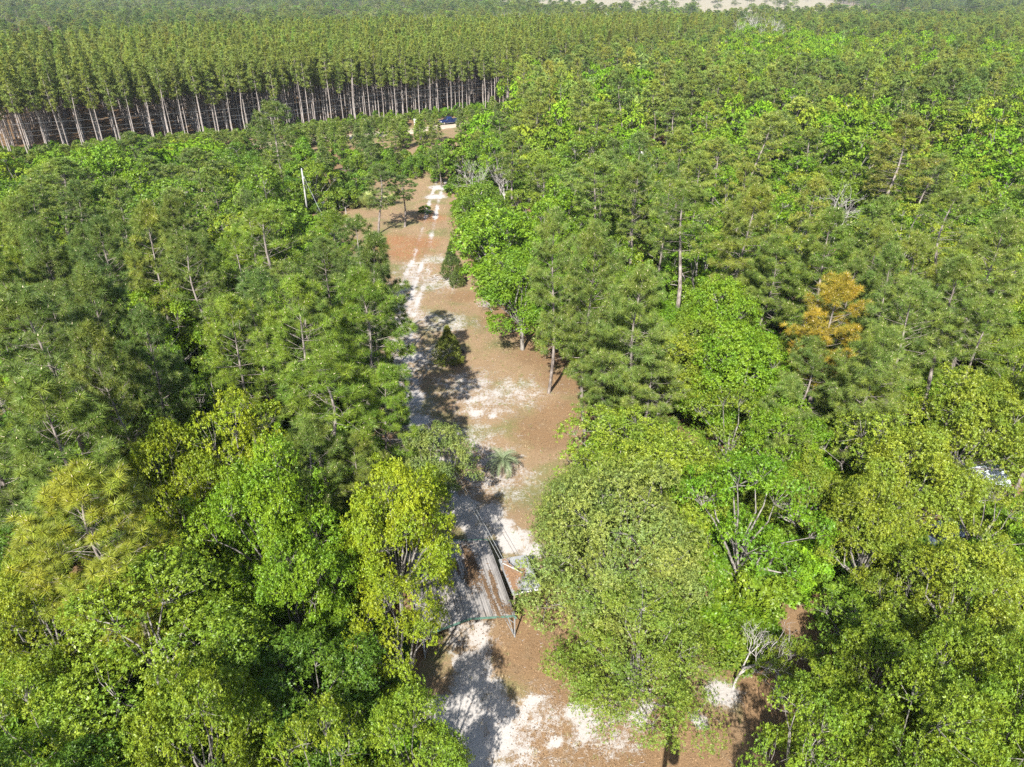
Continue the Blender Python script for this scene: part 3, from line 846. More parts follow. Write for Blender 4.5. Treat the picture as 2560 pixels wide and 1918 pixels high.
def make_oak(name, seed, Rc=4.5, H=10.5, lobes=11, clumps=14, sprigs=34, per=8, leaf=0.125, wid=0.055, mat=None, flat=0.8, sparse=1.0, limbs=True, bark_m=None, trunk_r=0.20, crown_base=0.34):
    r = np.random.default_rng(seed)
    mat = mat or M_LEAF; bark_m = bark_m or M_OAKBARK
    zb = H * crown_base
    # lobes
    LC = []
    ga = r.random() * 6.28
    for i in range(lobes):
        f = math.sqrt((i + 0.35) / lobes)
        a = ga + i * 2.39996 + r.normal() * 0.18
        rad = Rc * 0.74 * f * (0.75 + 0.5 * r.random())
        z = zb + (H - zb) * (0.30 + 0.50 * (1 - f ** 1.7)) + r.normal() * 0.07 * H
        lr = Rc * (0.20 + 0.17 * r.random()) * (1.15 - 0.2 * f)
        LC.append((rad * math.cos(a), rad * math.sin(a), z, lr))
    LC = np.array(LC)
    # a few low skirts
    for i in range(max(4, lobes // 2 + 1)):
        a = r.random() * 6.28; rad = Rc * (0.45 + 0.35 * r.random())
        LC = np.vstack([LC, [rad * math.cos(a), rad * math.sin(a), zb + (H - zb) * (-0.02 + 0.22 * r.random()), Rc * (0.22 + 0.10 * r.random())]])
    cl = []
    for (x, y, z, lr) in LC:
        n = max(4, int(clumps * (lr / (Rc * 0.33)) ** 1.6))
        d = rand_dirs(r, n * 3)
        out = unit(np.array([x, y, 0.0])[None, :] + 1e-6)
        score = d[:, 2] * 0.9 + (d * out).sum(1) * 0.5 + r.normal(size=len(d)) * 0.35
        d = d[np.argsort(-score)[:n]]
        rr = lr * (0.72 + 0.33 * r.random(n))[:, None]
        cl.append(np.hstack([np.array([x, y, z]) + d * rr * np.array([1, 1, flat]), lr * (0.30 + 0.26 * r.random((n, 1))), d]))
    C = np.vstack(cl)
    # stray sprays reaching past the lobes
    no = max(6, len(C) // 9)
    j = r.permutation(len(C))[:no]
    ex = C[j].copy(); ex[:, :3] += ex[:, 4:7] * (Rc * (0.10 + 0.12 * r.random((no, 1)))); ex[:, 3] *= 0.65
    C = np.vstack([C, ex])
    # sprigs: rosettes of leaves at twig ends
    ns = int(sprigs * sparse)
    n = len(C) * ns
    ci = np.repeat(np.arange(len(C)), ns)
    d = rand_dirs(r, n)
    d = unit(d + C[ci, 4:7] * 0.55 + np.array([0, 0, 0.45]))
    rad = C[ci, 3] * (0.35 + 0.75 * r.random(n) ** 0.6)
    sp = C[ci, :3] + d * rad[:, None] * np.array([1.15, 1.15, 0.85])
    sp += r.normal(size=sp.shape) * 0.05
    outw = unit(d + r.normal(size=d.shape) * 0.35 + np.array([0, 0, 0.25]))
    # leaves in each sprig
    k = per
    N = n * k
    si = np.repeat(np.arange(n), k)
    o = outw[si]
    rd = rand_dirs(r, N)
    tang = unit(rd - (rd * o).sum(1, keepdims=True) * o)
    ax = unit(tang + o * (0.15 + 0.6 * r.random(N))[:, None])
    nr = unit(o + tang * -0.3 + r.normal(size=(N, 3)) * 0.28)
    base = sp[si] + o * (r.random(N) * 0.10)[:, None] + ax * 0.015
    ln = leaf * (0.65 + 0.7 * r.random(N)); wd = wid * (0.75 + 0.6 * r.random(N))
    V = leaf_quads(base, ax, nr, ln, wd)
    var = np.clip(0.55 * r.random(n)[si] + 0.45 * r.random(N), 0, 1)
    var = np.clip(var + 0.12 * (r.random(len(C))[np.repeat(ci, k)] - 0.5), 0, 1)
    crown = raw_mesh(name + '_crown', V, 4, [mat], var)
    # trunk and limbs
    mb = MB()
    fork = Vector((r.normal() * 0.15, r.normal() * 0.15, zb * 0.8))
    mb.tube([(0, 0, -0.25), (0, 0, 0.12), (fork.x * .4, fork.y * .4, zb * .4), fork], [trunk_r * 1.5, trunk_r * 1.1, trunk_r * .92, trunk_r * .8], 8)
    if limbs:
        for (x, y, z, lr) in LC:
            e = Vector((x, y, z - lr * 0.2))
            mid1 = fork.lerp(e, 0.4) + Vector((r.normal() * .25, r.normal() * .25, -0.15 + abs(r.normal()) * .3))
            mid2 = fork.lerp(e, 0.75) + Vector((r.normal() * .2, r.normal() * .2, 0.15))
            mb.tube([fork, mid1, mid2, e], [trunk_r * .5, trunk_r * .36, trunk_r * .22, trunk_r * .1], 6, cap=False)
        sub = C if len(C) < 150 else C[r.permutation(len(C))[:150]]
        for c in sub:
            j = np.argmin(((LC[:, :3] - c[:3]) ** 2).sum(1))
            s = Vector(LC[j, :3]) - Vector((0, 0, LC[j, 3] * .2)); e = Vector(c[:3]) + Vector(c[4:7]) * float(c[3]) * 0.75
            m1 = s.lerp(e, 0.5) + Vector((r.normal() * .12, r.normal() * .12, r.normal() * .1))
            mb.tube([s, m1, e], [trunk_r * .12, trunk_r * .07, trunk_r * .025], 4, cap=False)
    trunk = mb.mesh(name + '_trunk', bark_m, True)
    return dict(trunk=trunk, crown=crown, R=Rc, H=H)

def needle_tris(base, ax, nN, ln, wd, r, spread=(-0.35, 1.0), along=0.14, jit=0.0):
    """bursts of needles round each twig tip: base (n,3), ax (n,3)"""
    n = len(base); N = n * nN
    i = np.repeat(np.arange(n), nN)
    a = ax[i]
    ct = spread[0] + (spread[1] - spread[0]) * r.random(N) ** 0.85
    st = np.sqrt(np.clip(1 - ct * ct, 0, 1))
    rd = rand_dirs(r, N)
    tg = unit(rd - (rd * a).sum(1, keepdims=True) * a)
    d = unit(a * ct[:, None] + tg * st[:, None])
    L = ln * (0.75 + 0.4 * r.random(N))
    b = base[i] - a * (along * r.random(N))[:, None]
    tip = b + d * L[:, None] - np.array([0, 0, 1.0]) * (L * 0.16 * (1 - np.abs(d[:, 2])))[:, None]
    w = unit(np.cross(d, rand_dirs(r, N))) * (wd * 0.5 * (0.8 + 0.4 * r.random(N)))[:, None]
    m = b + d * (L * 0.45)[:, None]
    V = np.stack([b - w * 0.4, m - w, tip, m + w], 1) if False else np.stack([b - w, b + w, tip], 1)
    tv = r.random(n)
    var = np.clip(0.6 * tv[i] + 0.4 * r.random(N), 0, 1)
    return V.reshape(-1, 3), var

def make_pine(name, seed, H=17.0, Rc=3.2, cb=0.5, whorl=0.75, nb=(3, 5), nN=90, nlen=0.42, nwid=0.022, side=4, candles=True, bark_m=None, trunk_r=0.19, top_round=0.55, dead=7, lean=0.0, twist=1.0, upc=0.35):
    r = np.random.default_rng(seed)
    bark_m = bark_m or M_PINEBARK
    mb = MB()
    w1, w2 = r.normal(size=2) * 0.25 * twist, r.normal(size=2) * 0.25 * twist
    def tr(z):
        f = z / H
        return Vector((w1[0] * math.sin(f * 3.1) + w2[0] * math.sin(f * 6.3) + lean * f * f * H, w1[1] * math.sin(f * 2.7) + w2[1] * math.sin(f * 5.5), z))
    zs = [-0.3, 0.15, 0.6] + [H * k / 12 for k in range(1, 12)] + [H * 0.985]
    rad = lambda z: max(0.012, trunk_r * (1.25 if z < .1 else 1.0) * (1 - 0.93 * (max(z, 0) / H) ** 1.15))
    mb.tube([tr(max(z, 0)) + Vector((0, 0, min(z, 0))) for z in zs], [rad(z) for z in zs], 8, cap=False)
    tips, axs = [], []
    z = H * cb; az = r.random() * 6.28
    while z < H * 0.985:
        f = (z - H * cb) / (H * (1 - cb))
        prof = (0.60 + 0.9 * f) if f < 0.35 else (1.0 - ((f - 0.35) / 0.65) ** (1.0 + top_round * 2))
        prof = max(prof * 0.95, 0.10)
        n = r.integers(nb[0], nb[1] + 1)
        for k in range(n):
            az += 6.283 / n + r.normal() * 0.35
            L = Rc * prof * (0.55 + 0.55 * r.random())
            if r.random() < 0.10: continue
            el = R(-8 + 62 * f ** 1.2) + r.normal() * 0.17
            d0 = Vector((math.cos(az) * math.cos(el), math.sin(az) * math.cos(el), math.sin(el)))
            p0 = tr(z)
            sg = 5
            pts = [p0]
            d = d0.copy()
            for s in range(sg):
                d = (d + Vector((r.normal() * .14, r.normal() * .14, upc * 0.35 * (s / sg)))).normalized()
                pts.append(pts[-1] + d * (L / sg))
            br = max(0.012, rad(z) * 0.30 * min(1, L / Rc + .3))
            mb.tube(pts, [br * (1 - 0.75 * i / sg) for i in range(sg + 1)], 4, cap=False)
            tips.append(pts[-1]); axs.append((d + Vector((0, 0, 0.45))).normalized())
            m = max(1, int(round(side * min(1.25, L / (Rc * 0.7)) * (0.7 + 0.6 * r.random()))))
            for q in range(m):
                t = 0.42 + 0.53 * (q + r.random()) / m
                ii = min(int(t * sg), sg - 1); p = pts[ii].lerp(pts[ii + 1], t * sg - ii)
                fw = (pts[ii + 1] - pts[ii]).normalized()
                sd = fw.cross(Vector((0, 0, 1))).normalized() * (1 if q % 2 else -1)
                sl = 0.35 + 0.55 * r.random() * min(1.3, L / 2)
                e = p + (fw * 0.7 + sd * (0.5 + 0.6 * r.random()) + Vector((0, 0, 0.25 + .3 * r.random()))).normalized() * sl
                mb.tube([p, p.lerp(e, .5) + Vector((r.normal() * .04, r.normal() * .04, -.02)), e], [br * .4, br * .3, br * .2], 3, cap=False)
                tips.append(e); axs.append(((e - p).normalized() + Vector((0, 0, 0.55))).normalized())
        z += whorl * (0.75 + 0.5 * r.random()) * (1 - 0.35 * f)
    tips.append(tr(H * .985)); axs.append(Vector((0, 0, 1)))
    # dead snags below the crown
    for k in range(dead):
        z = H * (cb * (0.55 + 0.5 * r.random())); a = r.random() * 6.28; L = 0.6 + 1.3 * r.random()
        p = tr(z); d = Vector((math.cos(a), math.sin(a), -0.05 + .3 * r.random()))
        e1 = p + d * L * .5; e2 = p + d * L + Vector((r.normal() * .2, r.normal() * .2, -0.2 + .3 * r.random()))
        mb.tube([p, e1, e2], [.028, .02, .008], 3, cap=False)
    trunk = mb.mesh(name + '_trunk', bark_m, True)
    T = np.array([tuple(t) for t in tips]); A = np.array([tuple(a) for a in axs])
    V, var = needle_tris(T, A, nN, nlen, nwid, r)
    if candles:
        # pale buds standing at the twig ends
        n = len(T); dirs = unit(A + r.normal(size=A.shape) * 0.15)
        h = 0.13 + 0.07 * r.random(n)
        x = unit(np.cross(dirs, rand_dirs(r, n))); y = np.cross(dirs, x)
        w = 0.026
        base = T
        tip = T + dirs * h[:, None]
        tri = []
        for k in range(3):
            a0, a1 = k * 2.094, (k + 1) * 2.094
            tri.append(np.stack([base + (x * math.cos(a0) + y * math.sin(a0)) * w, base + (x * math.cos(a1) + y * math.sin(a1)) * w, tip], 1))
        CV = np.concatenate(tri, 0).reshape(-1, 3)
        nv = len(V) // 3; nc = len(CV) // 3
        me = raw_mesh(name + '_crown', np.vstack([V, CV]), 3, [M_NEEDLE, M_CANDLE], np.concatenate([var, np.zeros(nc)]))
        me.polygons.foreach_set('material_index', np.concatenate([np.zeros(nv, np.int32), np.ones(nc, np.int32)]))
    else:
        me = raw_mesh(name + '_crown', V, 3, [M_NEEDLE], var)
    return dict(trunk=trunk, crown=me, R=Rc, H=H)

def make_bare(name, seed, H=9.0, Rc=3.0, depth=5, r0=0.16, mat=None, upb=0.45, first=0.35, multi=3):
    """leafless bleached tree: recursive forks"""
    r = random.Random(seed)
    mb = MB()
    def grow(p, d, L, rad, lev):
        n = 3
        pts = [p]
        for i in range(n):
            d = (d + Vector((r.gauss(0, .16), r.gauss(0, .16), r.gauss(0.02, .1)))).normalized()
            pts.append(pts[-1] + d * L / n)
        mb.tube(pts, [rad * (1 - 0.4 * i / n) for i in range(n + 1)], 5 if lev < 2 else 3, cap=False)
        if lev >= depth: return
        for k in range(r.choice((2, 3, 3)) if lev else multi):
            a = r.random() * 6.28; sp = 0.45 + 0.4 * r.random()
            x = d.orthogonal().normalized(); y = d.cross(x)
            nd = (d * math.cos(sp) + (x * math.cos(a) + y * math.sin(a)) * math.sin(sp) + Vector((0, 0, upb * 0.25))).normalized()
            grow(pts[r.choice((2, 3, 3))], nd, L * (0.58 + 0.25 * r.random()), rad * 0.58, lev + 1)
    grow(Vector((0, 0, -0.2)), Vector((0, 0, 1)), H * first, r0, 0)
    return dict(trunk=mb.mesh(name + '_wood', mat or M_DEAD, True), crown=None, R=Rc, H=H)

P = {}
def protos():
    for i in range(6):
        P['oakN%d' % i] = make_oak('oak_near%d' % i, 100 + i, lobes=(12, 15, 11, 16, 13, 17)[i], clumps=17, sprigs=(34, 30, 36, 30, 34, 26)[i], flat=(.8, .7, .9, .75, .85, .8)[i], H=(10.5, 9.8, 11.2, 10.2, 10.6, 10.4)[i])
    for i in range(3):
        P['oakS%d' % i] = make_oak('oak_open%d' % i, 170 + i, lobes=(10, 12, 9)[i], clumps=12, sprigs=27, flat=.75, H=10.2, crown_base=.25)
    for i in range(2):
        P['oliveN%d' % i] = make_oak('olive_near%d' % i, 140 + i, Rc=5.2, H=10.5, lobes=25, clumps=17, sprigs=34, per=7, leaf=0.095, wid=0.046, mat=M_OLIVE, flat=0.6, trunk_r=0.22, crown_base=0.20)
    for i in range(5):
        P['oakM%d' % i] = make_oak('oak_mid%d' % i, 200 + i, lobes=(10, 12, 9, 13, 11)[i], clumps=13, sprigs=18, per=6, leaf=0.20, wid=0.10, H=(10.5, 9.8, 11.2, 10.2, 10.8)[i])
    for i in range(4):
        P['oakF%d' % i] = make_oak('oak_far%d' % i, 260 + i, lobes=(9, 11, 10, 12)[i], clumps=9, sprigs=7, per=5, leaf=0.42, wid=0.24, mat=M_FAR, limbs=True)
    for i in range(6):
        P['pineN%d' % i] = make_pine('pine_near%d' % i, 300 + i, H=17, Rc=(3.1, 3.4, 2.9, 3.3, 3.0, 3.5)[i], cb=(.50, .38, .56, .30, .45, .34)[i], nN=84, nlen=.44, nwid=.027, whorl=(.72, .56, .8, .62, .6, .6)[i], side=(5, 8, 4, 7, 6, 8)[i])
    for i in range(4):
        P['pineM%d' % i] = make_pine('pine_mid%d' % i, 340 + i, H=17, Rc=(3.1, 3.4, 2.9, 3.3)[i], cb=(.50, .44, .55, .48)[i], nN=36, nwid=0.06, nlen=0.46, whorl=.62, side=6, candles=True)
    for i in range(3):
        P['pineF%d' % i] = make_pine('pine_far%d' % i, 370 + i, H=17, Rc=(3.0, 3.3, 2.8)[i], cb=(.5, .45, .55)[i], nN=16, nwid=0.13, nlen=0.52, whorl=.65, side=5, candles=False, dead=3)
    for i in range(5):
        P['plant%d' % i] = make_pine('plantation_pine%d' % i, 400 + i, H=20, Rc=1.8, cb=(.55, .50, .60, .52, .57)[i], nN=14, nwid=0.12, nlen=0.48, whorl=.62, side=3, nb=(4, 6), candles=False, bark_m=M_PLANTBARK, trunk_r=0.14, top_round=0.0, dead=6, twist=.4, upc=.6)
    for i in range(4):
        P['young%d' % i] = make_pine('young_pine%d' % i, 430 + i, H=5.5, Rc=1.15, cb=(.12, .18, .10, .22)[i], nN=40, nwid=0.045, nlen=0.34, whorl=.42, side=2, nb=(4, 5), candles=True, trunk_r=0.06, top_round=0.15, dead=0, twist=.25, upc=.9)
    for i in range(3):
        P['shrub%d' % i] = make_oak('shrub%d' % i, 460 + i, Rc=1.3, H=2.3, lobes=6, clumps=8, sprigs=18, per=6, leaf=0.13, wid=0.065, trunk_r=0.05, crown_base=0.1, flat=.9)
    for i in range(2):
        P['cedar%d' % i] = make_cedar('cedar%d' % i, 480 + i)
    P['bare0'] = make_bare('bare0', 5, 9.5, 3, 5, 0.15)
    P['bare1'] = make_bare('bare1', 9, 8.0, 3, 5, 0.13, first=.28, multi=4)
    P['snag'] = make_bare('snag', 15, 9.0, 2, 3, 0.14, first=.6, multi=3)
    P['sapling'] = make_bare('sapling', 21, 4.5, 1, 3, 0.035, first=.5, multi=2)
    for i in range(2):
        P['twiggy%d' % i] = make_bare('twiggy%d' % i, 31 + i, 8.0, 3, 6, 0.10, first=.26, multi=4)

def make_cedar(name, seed, H=4.2, Rc=1.25):
    r = np.random.default_rng(seed)
    n = 620
    f = r.random(n) ** 0.85
    a = r.random(n) * 6.283
    prof = np.where(f < .18, .75 + f * 1.4, 1.0 - ((f - .18) / .82) ** 1.15)
    rad = Rc * np.clip(prof, .05, 1) * (0.72 + .36 * r.random(n)) * (1 + .18 * np.sin(a * 3 + f * 9))
    T = np.stack([rad * np.cos(a), rad * np.sin(a), .25 + f * (H - .3)], 1)
    A = unit(np.stack([np.cos(a) * .55, np.sin(a) * .55, np.full(n, .95)], 1) + r.normal(size=(n, 3)) * .18)
    V, var = needle_tris(T, A, 22, 0.26, 0.035, r, spread=(.0, 1.0), along=.22)
    crown = raw_mesh(name + '_crown', V, 3, [M_NEEDLE], var)
    mb = MB()
    mb.tube([(0, 0, -.2), (0, 0, .3), (0.03, 0, H * .6), (0.0, 0.02, H * .95)], [.09, .07, .04, .012], 6)
    for k in range(30):
        z = .2 + (H - .6) * r.random(); aa = r.random() * 6.28; L = Rc * (1 - z / H) * .9
        mb.tube([(0, 0, z), (math.cos(aa) * L * .5, math.sin(aa) * L * .5, z + .15), (math.cos(aa) * L, math.sin(aa) * L, z + .45)], [.018, .012, .005], 3, cap=False)
    return dict(trunk=mb.mesh(name + '_trunk', M_OAKBARK, True), crown=crown, R=Rc, H=H)
protos()

TINT = {   # real leaf colours, linear
    'yg': (0.181, 0.252, 0.019),
    'ly': (0.229, 0.276, 0.014),
    'br': (0.147, 0.259, 0.014),
    'mg': (0.129, 0.211, 0.019),
    'dk': (0.088, 0.165, 0.014),
    'pa': (0.205, 0.252, 0.064),
    'ol': (0.187, 0.240, 0.050),
    'og': (0.158, 0.224, 0.024),
    'yo': (0.199, 0.259, 0.024),
    'mo': (0.165, 0.241, 0.020),
    'go': (0.250, 0.275, 0.028),
    'pg': (0.138, 0.190, 0.030),
    'pd': (0.100, 0.150, 0.030),
    'pb': (0.143, 0.215, 0.021),
    'gy': (0.184, 0.225, 0.034),
    'pm': (0.134, 0.187, 0.034),
    'or': (0.320, 0.250, 0.025),
    'gb': (0.187, 0.195, 0.032),
    'pl': (0.166, 0.206, 0.038),
    'yp': (0.157, 0.211, 0.032),
    'ce': (0.202, 0.211, 0.034),
}
WORD = {'yg': 'yellow-green', 'ly': 'lime-yellow', 'br': 'bright green', 'mg': 'medium green', 'dk': 'dark green', 'pa': 'pale grey-green', 'ol': 'grey-olive', 'og': 'olive-green',
        'yo': 'yellowish green', 'mo': 'leafy green', 'go': 'golden', 'pg': 'green', 'pd': 'dark', 'pb': 'bright', 'gy': 'golden-olive', 'pm': 'olive', 'or': 'orange', 'gb': 'golden-brown', 'pl': 'olive', 'yp': 'light green', 'ce': 'olive'}

PLACED = []      # dicts for labelling and spacing
def plant(kind, key, x, y, h, rad, tint, label=None, group=None, cat=None, name=None, rz=None, lean=None):
    pr = P[key]
    nm = name or {'oak': 'oak_tree', 'olive': 'oak_tree', 'pine': 'pine_tree', 'young': 'young_pine', 'bare': 'dead_tree', 'cedar': 'cedar_tree', 'shrub': 'shrub', 'plant': 'plantation_pine'}[kind]
    rz = random.random() * 6.283 if rz is None else rz
    root = empty(nm, (x, y, ground_z(x, y) - 0.02), rz)
    s = rad / pr['R']; sz = h / pr['H']
    root.scale = (s * random.uniform(.93, 1.07), s * random.uniform(.93, 1.07), sz)
    if lean is None and kind in ('pine', 'young', 'oak') and key[-2] != 'S': lean = (random.gauss(0, .035), random.gauss(0, .035))
    if lean: root.rotation_euler = (lean[0], lean[1], rz)
    link('trunk', pr['trunk'], root)
    if pr['crown'] is not None:
        c = link('crown', pr['crown'], root)
        t = TINT[tint] if isinstance(tint, str) else tint
        j = 0.90 + 0.2 * random.random(); g = 0.96 + 0.08 * random.random()
        c['tint'] = (t[0] * j * g, t[1] * j, t[2] * j / g)
    tag(root, label, cat or {'oak': 'oak', 'olive': 'oak', 'pine': 'pine', 'young': 'young pine', 'bare': 'dead tree', 'cedar': 'cedar', 'shrub': 'shrub', 'plant': 'plantation pine'}[kind], group)
    PLACED.append(dict(o=root, kind=kind, x=x, y=y, r=rad, h=h, tint=tint, label=label))
    return root
